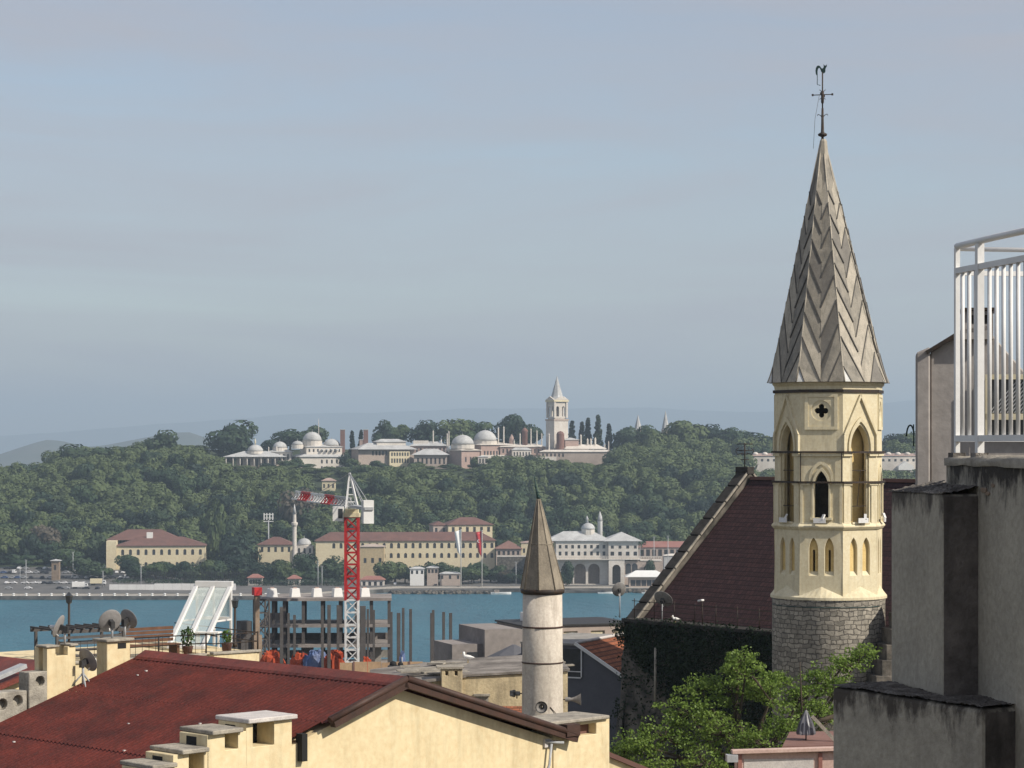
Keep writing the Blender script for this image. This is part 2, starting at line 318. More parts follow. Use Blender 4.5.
# rippled sea water
wm = bpy.data.materials.new('sea_water'); wm.use_nodes = True; t = wm.node_tree; b = t.nodes['Principled BSDF']
b.inputs['Base Color'].default_value = (.020,.118,.165,1); b.inputs['Roughness'].default_value = .32; b.inputs['IOR'].default_value = 1.33; b.inputs['Specular IOR Level'].default_value = .26
c = N(t, 'ShaderNodeNewGeometry'); mp = N(t, 'ShaderNodeMapping'); mp.inputs['Scale'].default_value = (1,.45,1); n1 = N(t, 'ShaderNodeTexNoise', i_Scale=.16, i_Detail=7.0, i_Roughness=.7)
n2 = N(t, 'ShaderNodeTexNoise', i_Scale=.02, i_Detail=4.0); rp2 = N(t, 'ShaderNodeValToRGB'); rp2.color_ramp.elements[0].position = .35; rp2.color_ramp.elements[1].position = .7
rp2.color_ramp.elements[0].color = (.024,.122,.178,1); rp2.color_ramp.elements[1].color = (.040,.168,.228,1)
bp = N(t, 'ShaderNodeBump'); bp.inputs['Strength'].default_value = 1.0; bp.inputs['Distance'].default_value = 2.6
t.links.new(c.outputs['Position'], mp.inputs[0]); t.links.new(mp.outputs[0], n1.inputs['Vector']); t.links.new(mp.outputs[0], n2.inputs['Vector'])
t.links.new(n2.outputs['Fac'], rp2.inputs[0]); t.links.new(rp2.outputs[0], b.inputs['Base Color']); t.links.new(n1.outputs['Fac'], bp.inputs['Height']); t.links.new(bp.outputs[0], b.inputs['Normal'])
M['water'] = wm

# ------------------------------------------------------------------ the setting: ground, water, far shore, hills, haze
def sm(a, b, x): x = max(0, min(1, (x-a)/(b-a))); return x*x*(3-2*x)
def TN(x, y):                                   # the near hillside
    return 58 - 3*sm(40,120,y) - 25*sm(110,300,y) - 27.5*sm(290,520,y)
def shore(x): return 1239 + 66*sm(-118,-58,x)
def TF(x, y):                                   # the far shore and the palace hill
    h = 2.4
    left = 1 - .36*sm(-230,-420,x) if x < -230 else 1
    k = .5*sm(1395,1560,y) + .5*sm(1500,1690,y)
    h += 61*k*left + 13*sm(1700,1790,y)*left
    h -= 70*sm(1950,3200,y)*left
    return max(h, 2.4) + 5.6*sm(-165,-205,x)*sm(1280,1400,y)*(1-sm(1408,1500,y))
def grid(name, xs, ys, fz, m):
    mb = MB(); nx, ny = len(xs), len(ys)
    mb.add([(x,y,fz(x,y)) for y in ys for x in xs], [(j*nx+i, j*nx+i+1, (j+1)*nx+i+1, (j+1)*nx+i) for j in range(ny-1) for i in range(nx-1)], 0, True)
    return mb.build(name, m, recalc=False)
structure(grid('ground', [-6000,-1500]+list(range(-500,501,50))+[1500,6000], [-400,-100]+list(range(0,540,20))+[545,546], lambda x,y: TN(x,y) if y < 546 else -1.5, M['soil']))
mb = MB(); mb.add([(-6000,540,0),(6000,540,0),(6000,1400,0),(-6000,1400,0)], [(0,1,2,3)]); structure(mb.build('water', M['water'], recalc=False))
xs = [-12900,-6000,-2500,-1200]+list(range(-700,701,25))+[1200,2500,6000,12900]
ys = [1406+i*18 for i in range(33)]+[2050,2150,2300,2500,2800,3200,4500,7800,15000,26000]
structure(grid('hill', xs, ys, lambda x,y: TF(x,y) - (4 if y > 3000 else 0), M['hillsoil']))
# shore strip: asphalt lot on the quay, following the two quay lines
mb = MB(); xs2 = [-6000,-800]+list(range(-500,501,8))+[800,6000]
for a, b in zip(xs2[:-1], xs2[1:]):
    ya = [shore(a)+14+(1408-shore(a)-14)*k/8 for k in range(9)]; yb = [shore(b)+14+(1408-shore(b)-14)*k/8 for k in range(9)]
    for k in range(8): mb.add([(a,ya[k],TF(a,ya[k])),(b,yb[k],TF(b,yb[k])),(b,yb[k+1],TF(b,yb[k+1])),(a,ya[k+1],TF(a,ya[k+1]))], [(0,1,2,3)])
structure(mb.build('car_park', M['asphalt'], recalc=False))
mb = MB()
for a, b in zip(xs2[:-1], xs2[1:]):
    mb.add([(a,shore(a),2.1),(b,shore(b),2.1),(b,shore(b)+14,2.1),(a,shore(a)+14,2.1)], [(0,1,2,3)], 0)
    mb.add([(a,shore(a),2.1),(b,shore(b),2.1),(b,shore(b),-1),(a,shore(a),-1)], [(0,1,2,3)], 1)
    mb.add([(a,shore(a)+14,2.1),(b,shore(b)+14,2.1),(b,shore(b)+14,2.4),(a,shore(a)+14,2.4)], [(0,1,2,3)], 0)
structure(mb.build('quay', [M['pave'], M['quaystone']], recalc=False))
def ridge(name, D, pts, depth):
    """a far range of hills: real ground rising to the ridge and falling behind it"""
    nz_ = random.Random(len(pts)); mb = MB(); xs = np.linspace(Xp(pts[0][0],D), Xp(pts[-1][0],D), 160); px = [p[0] for p in pts]
    rows = []
    for k, (dy, f) in enumerate(((-depth,0),(-depth*.6,.35),(-depth*.3,.72),(0,1),(depth*.4,.6),(depth,0))):
        for x in xs:
            z = Zp(np.interp(CX + x/D*F, px, [p[1] for p in pts]), D)
            w = 1 + .012*math.sin(x*.004+k) + .008*math.sin(x*.011+2*k)
            rows.append((x, D+dy, max(-1, z*f*w)))
    n = len(xs)
    mb.add(rows, [(j*n+i, j*n+i+1, (j+1)*n+i+1, (j+1)*n+i) for j in range(5) for i in range(n-1)], 0, True)
    return structure(mb.build(name, M['far_hill'], recalc=False))
ridge('hills', 8000, [(-900,470),(-500,462),(-250,452),(-120,448),(-60,452),(0,455),(22,447),(45,440),(62,441),(85,447),(105,445),(140,438),(172,432),(190,432),(215,441),(260,450),(330,458),(420,470),(520,478)], 900)
ridge('hills', 22000, [(-600,446),(-200,438),(0,436),(100,429),(200,421),(300,414),(380,412),(470,409),(560,408),(640,408),(720,411),(790,412),(850,406),(910,400),(1000,396),(1200,392),(1500,400),(1750,415)], 2000)
hz = MB().box(-13000, 13000, -450, 26300, -2.6, 500).build('haze', bpy.data.materials.new('haze')); hz['kind'] = 'stuff'
hm = hz.data.materials[0]; hm.use_nodes = True; t = hm.node_tree; t.nodes.remove(t.nodes['Principled BSDF'])
pv = N(t, 'ShaderNodeVolumePrincipled'); pv.inputs['Density'].default_value = HAZE_DENS; pv.inputs['Color'].default_value = HAZE_COL; pv.inputs['Anisotropy'].default_value = .1
t.links.new(pv.outputs[0], t.nodes['Material Output'].inputs['Volume'])
# ------------------------------------------------------------------ church tower
TD = 112.0; tX = Xp(828.5, TD); tg = TN(tX, TD) - .3
def tz(py): return Zp(py, TD) - tg
tower = thing('church_tower', 'tall cream octagonal church tower on a round stone base with a pointed grey lead spire', 'tower', (tX, TD, tg), R(-15.4))
R8 = 2.56; C8 = math.cos(R(22.5)); W8 = 2*R8*math.sin(R(22.5))
def fr(i, a):                                     # facet frame: origin at the facet's middle at z=0
    th = R(45*i); n = V(math.sin(th), -math.cos(th), 0); return n*a, V(math.cos(th), math.sin(th), 0), V(0,0,1), n
def octa(r): return [(r*math.sin(R(22.5+45*i)), -r*math.cos(R(22.5+45*i))) for i in range(8)]
def oring(mb, prof, mi=0): mb.lathe(prof, 0, 0, 8, R(22.5), mi, False)
mb = MB(); mb.lathe([(2.62,0),(2.62,tz(600)),(2.66,tz(597))], 0, 0, 64); mb.build('stone_base', M['stone_cyl'], tower)
mb = MB(); mb.tube([(2.64*math.cos(a), 2.64*math.sin(a), tz(604)) for a in np.linspace(R(200), R(340), 40)], .02, 5); mb.build('metal_strap', M['patina'], tower)
# broach: octagon to circle
mb = MB(); n = 64
ring0 = [(2.70*math.cos(2*math.pi*j/n), 2.70*math.sin(2*math.pi*j/n), tz(597)) for j in range(n)]
ringa = [(2.70*math.cos(2*math.pi*j/n), 2.70*math.sin(2*math.pi*j/n), tz(594.5)) for j in range(n)]
ring1 = []
for j in range(n):
    a = 2*math.pi*j/n; k = (a + R(22.5)) % R(45) - R(22.5); r_ = R8*C8/math.cos(k) + .004
    ring1.append((r_*math.cos(a), r_*math.sin(a), tz(594.5) + .08 + .42*(1-abs(k)/R(22.5))))
mb.add(ring0+ringa+ring1, [(j,(j+1)%n,(j+1)%n+n,j+n) for j in range(n)] + [(j+n,(j+1)%n+n,(j+1)%n+2*n,j+2*n) for j in range(n)])
mb.add(ring0, [tuple(range(n))]); mb.build('base_moulding', M['cream'], tower)
# walls
lo, up, ins = MB(), MB(), MB()
class Each:                                       # every call makes one part of its own
    def __init__(s, name, m, on=True): s.n, s.mt, s.on = name, m, on
    def __getattr__(s, k):
        def f(*a, **kw):
            if SHOW: getattr(MB(), k)(*a, **kw).build(s.n, s.mt, tower)
        return f
SHOW = True
mo, sill, ledge, pil, gab, ban, colo = [Each(a, M['cream']) for a in ('arch_moulding','sill','ledge','pilaster','gable_moulding')] + [Each('tie_band', M['iron']), Each('colonnette', M['cream'])]
for i in range(8):
    SHOW = i in (0,1,2,6,7)
    O, u, v, nn = fr(i, R8*C8); hw = W8/2
    hs = [arch(.205, tz(573), tz(548), tz(536), 6, cx) for cx in (-.36, .36)]
    lo.holed(O, u, v, rect(-hw, hw, tz(594.5), tz(526)), hs, .16)
    O2, *_ = fr(i, R8*C8-.161); hw2 = (R8*C8-.161)*math.tan(R(22.5)) - .005
    sl_ = [rect(cx-.05, cx+.05, tz(571), tz(548)) for cx in (-.36, .36)] if i % 2 == 0 else []
    ins.holed(O2, u, v, rect(-hw2, hw2, tz(590), tz(528)), sl_, .25)
    for cx in (-.36, .36): sill.extr([O+u*(cx-.2)+v*tz(569)-nn*.155, O+u*(cx+.2)+v*tz(569)-nn*.155, O+u*(cx+.2)+v*tz(573.5)-nn*.004, O+u*(cx-.2)+v*tz(573.5)-nn*.004], (0,0,-.02))
    # upper stage
    if i % 2 == 0:
        q = []
        for k in range(4):
            a0 = R(90*k)
            for s_ in range(9):
                a = a0 + R(-118 + 236*s_/8); q.append((.185*math.cos(a0)+.135*math.cos(a), tz(411.5)+.185*math.sin(a0)+.135*math.sin(a)))
        hs = [q, arch(.33, tz(517), tz(488), tz(470), 8)]
    else: hs = [arch(.52, tz(521), tz(448), tz(425), 10)]
    up.holed(O, u, v, rect(-hw, hw, tz(522), tz(391)), hs, .38)
    if i % 2 == 0:
        mo.holed(O+nn*.07, u, v, rect(-.76,.76,tz(430),tz(395)), [rect(-.60,.60,tz(427),tz(398))], .07)
        mo.holed(O+nn*.035, u, v, rect(-.597,.597,tz(426.9),tz(398.1)), [[(.47*math.cos(2*math.pi*s_/24), tz(411.5)+.47*math.sin(2*math.pi*s_/24)) for s_ in range(24)]], .035)
        mo.holed(O+nn*.05, u, v, arch(.56, tz(481), tz(478), tz(460), 8), [arch(.44, tz(480.9), tz(478), tz(464), 8)], .05)
        mo.holed(O+nn*.09, u, v, arch(.43, tz(517), tz(487), tz(467), 8), [arch(.34, tz(516.9), tz(488), tz(470.5), 8)], .12)
        for sx in (-1, 1): pil.extr([O+u*(sx*.9-.06)+v*tz(522), O+u*(sx*.9+.06)+v*tz(522), O+u*(sx*.9+.06)+v*tz(484), O+u*(sx*.9-.06)+v*tz(484)], nn*.07)
        # ledges full width at the first band, piers only at the second
        for py, w0, w1 in ((454.5,-hw,hw),(483,-hw,-.5),(483,.5,hw)): ledge.extr([O+u*w0+v*tz(py+1.4), O+u*w1+v*tz(py+1.4), O+u*w1+v*tz(py-1.4), O+u*w0+v*tz(py-1.4)], nn*.10)
        sill.extr([O+u*-.5+v*tz(518.5), O+u*.5+v*tz(518.5), O+u*.5+v*tz(516), O+u*-.5+v*tz(516)], nn*.14)
    else:
        mo.holed(O+nn*.08, u, v, arch(.68, tz(452), tz(447), tz(417.5), 10), [arch(.57, tz(451.9), tz(448), tz(422), 10)], .08)
        for sx in (-1, 1):
            gab.bar(O+v*tz(396)+nn*.05, O+u*sx*(hw-.05)+v*tz(435)+nn*.05, .10, .13, up=nn)
            gab.bar(O+u*sx*(hw-.05)+v*tz(435)+nn*.05, O+u*sx*(hw-.05)+v*tz(452)+nn*.05, .10, .13, up=nn)
            pil.extr([O+u*sx*.62+v*tz(522), O+u*sx*(hw-.03)+v*tz(522), O+u*sx*(hw-.03)+v*tz(484), O+u*sx*.62+v*tz(484)], nn*.06)
            for py in (454.5, 483):
                ledge.extr([O+u*sx*.5+v*tz(py+1.4), O+u*sx*hw+v*tz(py+1.4), O+u*sx*hw+v*tz(py-1.4), O+u*sx*.5+v*tz(py-1.4)], nn*.10)
            colo.lathe([(.07,tz(520)),(.07,tz(455)),(.1,tz(453))], *(O+u*sx*.44-nn*.12)[:2], 10)
        sill.extr([O+u*-.5+v*tz(522.5), O+u*.5+v*tz(522.5), O+u*.5+v*tz(520.5), O+u*-.5+v*tz(520.5)], nn*.12)
        for py in (505, 470): ban.bar(O+u*-.45+v*tz(py)-nn*.08, O+u*.45+v*tz(py)-nn*.08, .035)
        ban.bar(O+u*-.1+v*tz(505)-nn*.08, O+u*.1+v*tz(470)-nn*.08, .03)
    for py in (452, 481.5): ban.bar(O+u*-(hw+.05)+v*tz(py)+nn*.13, O+u*(hw+.05)+v*tz(py)+nn*.13, .06, .09)
    ban.bar(O+u*-(hw+.05)+v*tz(392)+nn*.05, O+u*(hw+.05)+v*tz(392)+nn*.05, .06, .14)
    if i in (0,):
        for sx in (-1,1): ban.bar(O+u*sx*.94+v*tz(481)+nn*.09, O+u*sx*.94+v*tz(452)+nn*.09, .045, .03)
lo.build('lower_wall', M['cream'], tower, bevel=.012); up.build('belfry_wall', M['cream'], tower, bevel=.012)
ins.build('lancet_panel', M['ochre'], tower);
mb = MB(); oring(mb, [(R8-.4,tz(528)),(R8+.06,tz(528)),(R8+.16,tz(525.5)),(R8+.16,tz(524.5)),(R8+.02,tz(521)),(R8-.4,tz(521))]); mb.build('string_course', M['cream'], tower)
mb = MB(); oring(mb, [(R8-.4,tz(391)),(R8+.01,tz(391)),(R8+.03,tz(387)),(R8+.12,tz(385)),(R8+.12,tz(383.2)),(R8-.4,tz(383.2))]); mb.build('cornice', M['cream'], tower)
for i in range(8):                                # backs of the belfry niches: shallow behind the tall arches; deep behind the small ones, coloured dark for the shade inside
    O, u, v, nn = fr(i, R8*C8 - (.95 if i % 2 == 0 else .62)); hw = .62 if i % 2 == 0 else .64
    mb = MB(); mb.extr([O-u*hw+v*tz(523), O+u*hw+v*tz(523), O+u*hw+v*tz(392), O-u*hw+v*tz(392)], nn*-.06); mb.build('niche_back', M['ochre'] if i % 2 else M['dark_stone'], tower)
mb = MB(); mb.lathe([(2.1,tz(522.8)),(2.1,tz(521.5))], 0, 0, 8, R(22.5), 0, False); mb.build('belfry_floor', M['cap_stone'], tower)
# floodlights / bell boards at the sills
for i in (-1, 0, 1, 2):
    O, u, v, nn = fr(i, R8*C8); c = O + v*tz(519) + nn*.25 + u*(.0 if i else -.05)
    fl = MB(); fl.bar(c-u*.28, c+u*.28, .22, .05, up=nn); fl.bar(c+u*.12+v*.05, c+u*.2+v*.28-nn*.1, .12, .08); fl.build('sill_board', M['white_paint'], tower)
# spire: dark cone with lapped lead sheets in a herring-bone
spire_h = tz(141) - tz(383.2); RB = 2.78; lean = V(-.28, .03, 0)
def sp(k, t):                                     # point on hip k at height fraction t
    r = RB*(1-t)**1.0 + .10*t + .10*max(0,.06-t)/.06; a = R(22.5+45*k)
    return V(r*math.sin(a), -r*math.cos(a), tz(383.2)+t*spire_h) + lean*t
core = MB(); ts = [0,.06,.2,.5,.86,1.0]
vs = [sp(k,t)*1 for t in ts for k in range(8)]
core.add(vs, [(i*8+k, i*8+(k+1)%8, (i+1)*8+(k+1)%8, (i+1)*8+k) for i in range(5) for k in range(8)]); core.add(vs[:8], [tuple(range(8))]); core.add(vs[-8:], [tuple(range(8))])
sheets = MB(); rs = random.Random(3)
for k in range(8):
    am = R(45*(k+1)); nrm = V(math.sin(am), -math.cos(am), .2).normalized()
    def mid(t): return (sp(k,t)+sp(k+1,t))/2
    dt = .122
    def rise(t): return .172*(1-max(0,t))+.012
    for side in (0, 1):
        E = (lambda t: sp(k,t)) if side == 0 else (lambda t: sp(k+1,t))
        for r_ in range(-3, 10):
            t0 = r_*dt + (dt*.5 if side else 0); t1 = t0 + dt
            if t1 > .86: continue
            pl = [(t0+rise(t0),1),(t1+rise(t1),1),(t1,0),(t0,0)]; out_ = []
            for i_ in range(4):                   # clip the sheet at the eave
                p, q = pl[i_], pl[(i_+1)%4]
                if p[0] >= 0: out_.append(p)
                if (p[0] < 0) != (q[0] < 0): f = (0-p[0])/(q[0]-p[0]); out_.append((0, p[1]+(q[1]-p[1])*f))
            if len(out_) < 3: continue
            pts = [mid(tt).lerp(E(tt), .99*ee) + nrm*(.036 if abs(tt-(t0+rise(t0)*ee)) < abs(tt-(t1+rise(t1)*ee)) or tt == 0 else .008) for tt, ee in out_]
            mi = rs.choices((0,1,4), (6,6,3))[0]
            if t0 < -dt*.4 and len(out_) == 3 and rs.random() < .7: mi = 2
            sheets.extr(pts, nrm*-.04, mi)
            if t0 > -rise(t0): a_, b_2 = max(t0,0), t0+rise(t0); f0 = 0 if t0 >= 0 else -t0/rise(t0); sheets.bar(mid(a_).lerp(E(a_),f0)+nrm*.035, mid(b_2).lerp(E(b_2),.99)+nrm*.035, .045, .05, 3, up=nrm)
core.build('spire', M['lead'], tower)
spire_o = [c for c in tower.children if c.name.startswith('spire')][0]
sheets.build('lead_sheets', [M['lead'], M['lead_b'], M['lead_c'], M['lead_seam'], M['lead_d']], spire_o)
mb = MB()
for k in range(8): mb.tube([sp(k,0)*1+V(0,0,.02), sp(k,.06), sp(k,.5), sp(k,.99)], [.05,.045,.04,.03], 6)
mb.lathe([(.42,tz(190)),(.17,tz(141)),(.12,tz(139))], lean.x*.85, 0, 8, R(22.5), 0, False)
mb.build('hip_roll', M['lead_b'], spire_o)
# weather vane
vx = lean.x; vz = tz(139); mb = MB()
mb.lathe([(.06,vz-.2),(.06,vz+.1),(.2,vz+.16),(.22,vz+.24),(.08,vz+.32),(.07,vz+.5),(.05,tz(108))], vx, 0, 12)
mb.tube([(vx,0,tz(110)),(vx,0,tz(72))], .035, 6)
for s_ in (-1, 1):
    for ax in ((1,0),(0,1)):
        d = V(ax[0], ax[1], 0)*s_; c0 = V(vx,0,tz(94.5))
        mb.tube([c0, c0+d*.45], .022, 5); mb.lathe([(.005,0),(.05,.05),(.005,.1)], 0, 0, 4) if False else mb.bar(c0+d*.42, c0+d*.5, .09, .09)
        e0 = V(vx,0,tz(118)); mb.tube([e0, e0+d*.1+V(0,0,.14), e0+d*.22+V(0,0,.19), e0+d*.24+V(0,0,.12)], .018, 5)
        mb.tube([c0+V(0,0,.1), c0+d*.14+V(0,0,.24)], .014, 4); mb.tube([c0-V(0,0,.1), c0+d*.14-V(0,0,.22)], .014, 4)
mb.lathe([(.03,tz(104)),(.07,tz(102)),(.07,tz(92)),(.03,tz(90))], vx, 0, 8)
vane = mb.build('weather_vane', M['iron'], tower)
rz_ = tz(73); S = .047
out = [(1,9),(2.2,7.5),(3.6,7.6),(4.4,8.8),(4.2,6.6),(3.4,5.4),(2.8,3.8),(3.0,2),(2.2,.4),(.9,-.2),(-.4,.3),(-1.3,1.6),(-2.0,3.4),(-2.6,5.0),(-3.6,5.6),(-4.6,4.4),(-5.0,1.6),(-4.9,-1.2),(-5.6,-2.2),(-6.6,-.6),(-7,2.4),(-6.6,5.4),(-5.4,7.4),(-3.8,7.9),(-2.4,7.1),(-1.2,5.2),(-.2,4.6),(.8,5.2),(1.2,6.6)]
mb = MB(); mb.extr([(vx+a*S, -.02, rz_+b*S) for a, b in out], (0,.04,0)); mb.tube([(vx-5.2*S,0,rz_-S), (vx-5.2*S,0,rz_-11*S), (vx-.1,0,rz_-12*S)], .018, 5)
mb.build('rooster', M['patina'], vane)
mb = MB(); mb.tube([(vx-.1,-.3,tz(95)), (vx-.28,-.5,tz(120)), (vx-.33,-.7,tz(150))], .008, 4); mb.build('cable', M['iron'], vane)

# ------------------------------------------------------------------ church nave
ang = math.atan2(-.80, .60); no = P(641, 615, 127); nu = V(.6,-.8,0); nd = V(-.8,-.6,0)
ng = TN(no.x, no.y) - 3
nave = thing('church_nave', 'long church nave with steep dark red tiled roof and slanting stone gable coping', 'church', (no.x, no.y, ng), ang)
ez = no.z - ng; rise = 7.15; run = 7.63            # local x runs along the nave, local y into the roof
mb = MB(); Ln = 36
mb.extr([(.3,0,ez-.1),(.3,run,ez+rise),(.3,2*run,ez-.1)], (Ln,0,0)); mb.build('roof', M['nave_tile'], nave)
mb = MB()
mb.holed((-.7,2*run+.1,0), (0,-1,0), (0,0,1), [(-.3,0),(2*run+.5,0),(2*run+.5,ez-.2),(run+.1,ez+rise+.30),(-.3,ez-.2)], [arch(.9, ez-5, ez-2, ez-.4, 8, run)], .9)
mb.build('gable_wall', M['rock'], nave)
mb = MB(); lt = MB()
for s_ in (0, 1):
    y0, y1 = (-.5, run) if s_ == 0 else (2*run+.5, run)
    a, b = V(-.25, y0, ez-.32), V(-.25, y1, ez+rise+.42)
    for k in range(9):
        p, q = a.lerp(b, k/9+.004), a.lerp(b, (k+1)/9-.004); mb.bar(p, q, .80, .22, up=(0,-rise,run)); q_ = V(.42,0,.09); lt.bar(p+q_, q+q_, .08, .10, up=(0,-rise,run))
mb.bar((-.75,run,ez+rise+.45),(.25,run,ez+rise+.45),.5,.4); mb.build('coping', M['dark_stone'], nave, bevel=.02); lt.build('coping_edge', M['cap_stone'], nave)
mb = MB(); mb.bar((.3,run,ez+rise+.03),(Ln,run,ez+rise+.03),.28,.18); mb.build('ridge_tiles', M['far_tile'], nave)
mb = MB(); mb.box(-.2,Ln,-1.0,2*run+.6,0,ez-.32); mb.build('wall', M['rock'], nave)
mb = MB(); mb.box(-.25,Ln,-1.15,0.2,ez-.318,ez-.13); mb.build('eaves_ledge', M['dark_stone'], nave, bevel=.02)
cz = ez+rise+.6; mb = MB(); cx_ = -.25
mb.tube([(cx_,run,cz),(cx_,run,cz+1.35)], .035, 6); mb.tube([(cx_-.34,run-.26,cz+1.3),(cx_+.34,run+.26,cz+1.3)], .028, 5)
for z_, w_ in ((.45,.2),(.95,.36),(.75,.15)):
    mb.tube([(cx_-w_,run-w_*.75,cz+z_),(cx_+w_,run+w_*.75,cz+z_)], .022, 5)
for s_ in (-1,1):
    mb.tube([(cx_+s_*.1,run+s_*.08,cz+.8),(cx_+s_*.33,run+s_*.25,cz+.72),(cx_+s_*.4,run+s_*.3,cz+.95),(cx_+s_*.28,run+s_*.2,cz+1.1)], .02, 5)
mb.build('gable_cross', M['iron'], nave)
# terrace railing on the ledge: thin dark rail
t = thing('roof_railing', 'thin dark iron railing along the ledge at the foot of the church roof', 'railing', (no.x, no.y, ng), ang)
rail, post = MB(), None
for z_ in (.95, .5): rail.tube([(.4,-.95,ez+z_-.13),(12.5,-.95,ez+z_-.13)], .018, 5)
rail.build('rail', M['iron'], t)
for k in range(8):
    mb = MB(); mb.tube([(.6+k*1.6,-.95,ez-.13),(.6+k*1.6,-.95,ez+.95)], .024, 5); mb.build('post', M['iron'], t)
# ivy over the wall
def leafquads(mb, c, n, rad, size, rnd_, squash=(1,1,1), normal=None, mi=0, tri=False):
    for _ in range(n):
        d = V(rnd_.gauss(0,1), rnd_.gauss(0,1), rnd_.gauss(0,1)); d.normalize()
        p = c + V(d.x*rad*squash[0], d.y*rad*squash[1], d.z*rad*squash[2])*rnd_.uniform(.65,1.08)
        nn = (d*1.0 + V(rnd_.gauss(0,.55), rnd_.gauss(0,.55), rnd_.gauss(0,.55)+.15)); nn.normalize()
        a = nn.orthogonal().normalized(); a.rotate(Matrix.Rotation(rnd_.uniform(0,6.28), 3, nn)); b = nn.cross(a)
        s = size*rnd_.uniform(.6,1.25); w = s*.62
        mb.add([p-a*s, p+b*w, p+a*s, p-b*w], [(0,1,2,3)], mi)
iv = MB(); r_ = random.Random(5)
for _ in range(1500):
    x = r_.uniform(-.9, 13); zt = ez-.28; z = zt - abs(r_.gauss(0, 3.6))
    if x < 4 and z < zt-1.2-.6*x and r_.random() < .8: continue
    if z < ez-9: continue
    leafquads(iv, V(x, -1.08, z), 22, .42, .085, r_, (1.25,.4,1))
ivy = iv.build('ivy', M['leaf_ivy'], None, recalc=False); ivy.location = (no.x, no.y, ng); ivy.rotation_euler = (0,0,ang)
tag(ivy, 'dark green ivy hanging over the stone wall below the church roof', 'ivy')
rk = MB(); r_ = random.Random(11); nzv = 16                    # rough weathered stone end of the wall
for k in range(12):
    pass
prof = [(-9.5,1.25),(-7.5,1.0),(-5.5,.8),(-3.5,.55),(-2,.5),(-.6,.3),(0,.35)]
ringv = []
for z_, rr in prof:
    for j in range(20):
        a = R(90+ j*13.5); jit = 1 + r_.uniform(-.14,.14); ringv.append((.2+rr*1.1*jit*math.cos(a)-.35, -.8 + rr*jit*math.sin(-a)*.9+.3, ez-.35+z_))
rk.add(ringv, [(i*20+j, i*20+j+1, (i+1)*20+j+1, (i+1)*20+j) for i in range(len(prof)-1) for j in range(19)], 0, True); rk.build('rough_buttress', M['rock'], nave)
mb = MB(); q = V(2.6,-1.2,ez-1.5); mb.tube([q, q+V(0,-.02,-2.9)], .07, 8); mb.build('drain_pipe', M['cap_stone'], nave)

# ------------------------------------------------------------------ satellite dishes
def dish(label, pos, r, face, tilt=25, mast=.6, lnb=True, foot=False, group='satellite dishes', name='satellite_dish'):
    """face: world azimuth (radians from +X) towards which the bowl opens; pos is the foot of the mast"""
    t = thing(name, label, 'satellite dish', pos, face, group)
    hub = V(0,0,mast); tl = R(tilt); f = V(math.cos(tl),0,math.sin(tl)); u = V(0,1,0); w = f.cross(u)
    mb = MB(); prof = [(0.02,0),(.3,.012),(.6,.05),(.85,.11),(1.0,.155),(1.02,.17),(.985,.165),(.6,.075),(.02,.03)]; n = 28; vs = []
    hc = hub + f*.12
    for a, z_ in prof:
        for j in range(n):
            th = 2*math.pi*j/n; vs.append(hc + u*math.cos(th)*a*r*.93 + w*math.sin(th)*a*r + f*z_*r)
    mb.add(vs, [(i*n+j, i*n+(j+1)%n, (i+1)*n+(j+1)%n, (i+1)*n+j) for i in range(len(prof)-1) for j in range(n)], 0, True)
    mb.build('bowl', M['dish'], t)
    mb = MB(); mb.tube([(0,0,0),(0,0,mast+.05)], .03, 8)
    if foot:
        for a in (0, 2.1, 4.2): mb.tube([(0,0,.28),(.28*math.cos(a),.28*math.sin(a),-.04)], .02, 6)
    mb.build('mast', M['galv'], t)
    mb = MB(); mb.bar(hub-f*.05, hc+f*.02, .14*r/.45, .2*r/.45); mb.bar(hub-f*.04-V(0,0,.08), hub-f*.04+V(0,0,.08), .09, .09, up=(1,0,0)); mb.build('bracket', M['dark_steel'], t)
    if lnb:
        tip = hc + f*r*1.05 - w*r*.25*0 + (-V(0,0,1))*r*.35
        base = hc - V(0,0,1)*r*.92*math.cos(tl) + f*.05
        mb = MB(); mb.tube([base, tip], .018, 6); mb.build('feed_arm', M['white_paint'], t)
        mb = MB(); mb.tube([tip-f*.02, tip-f*.16+V(0,0,.03)], [.04,.055], 8); mb.build('receiver', M['white_paint'], t)
    return t
def wpos(local): return Matrix.Rotation(ang,3,'Z') @ V(*local) + V(no.x,no.y,ng)
q = wpos((-.55,-1.0,ez-.13)); dish('round grey satellite dish on a pole at the left tip of the church ledge', q, .40, R(100), 20, 1.42)
q = wpos((2.6,-.75,ez-.13)); dish('tilted grey satellite dish behind the railing at the foot of the church coping', q, .54, R(60), 40, 1.0)
# a white gull on the ledge
gq = wpos((4.0,-1.05,ez-.13)); t = thing('gull', 'white gull standing on the ledge below the dark red church roof', 'gull', gq, R(200), 'gulls')
def gull_body():
    mb = MB(); prof = [(.0,-.24),(.03,-.18),(.07,-.08),(.085,.02),(.07,.1),(.045,.15)]
    n = 12; vs = []
    for i,(r0,x) in enumerate(prof):
        for j in range(n): a = 2*math.pi*j/n; vs.append((x, r0*math.cos(a), .2+.35*max(0,x)*.6+r0*1.05*math.sin(a)))
    vs2 = [(.17,.05,.30),(.19,.05,.36)]
    mb.add(vs, [(i*n+j, i*n+(j+1)%n, (i+1)*n+(j+1)%n, (i+1)*n+j) for i in range(len(prof)-1) for j in range(n)], 0, True)
    mb.lathe([(.001,.23),(.045,.25),(.05,.31),(.048,.36),(.03,.39),(.001,.40)], .15, 0, 12)
    return mb
gull_body().build('body', M['far_white'], t)
mb = MB(); mb.tube([(.19,0,.345),(.27,0,.335)], [.016,.004], 6); mb.build('beak', M['ochre'], t)
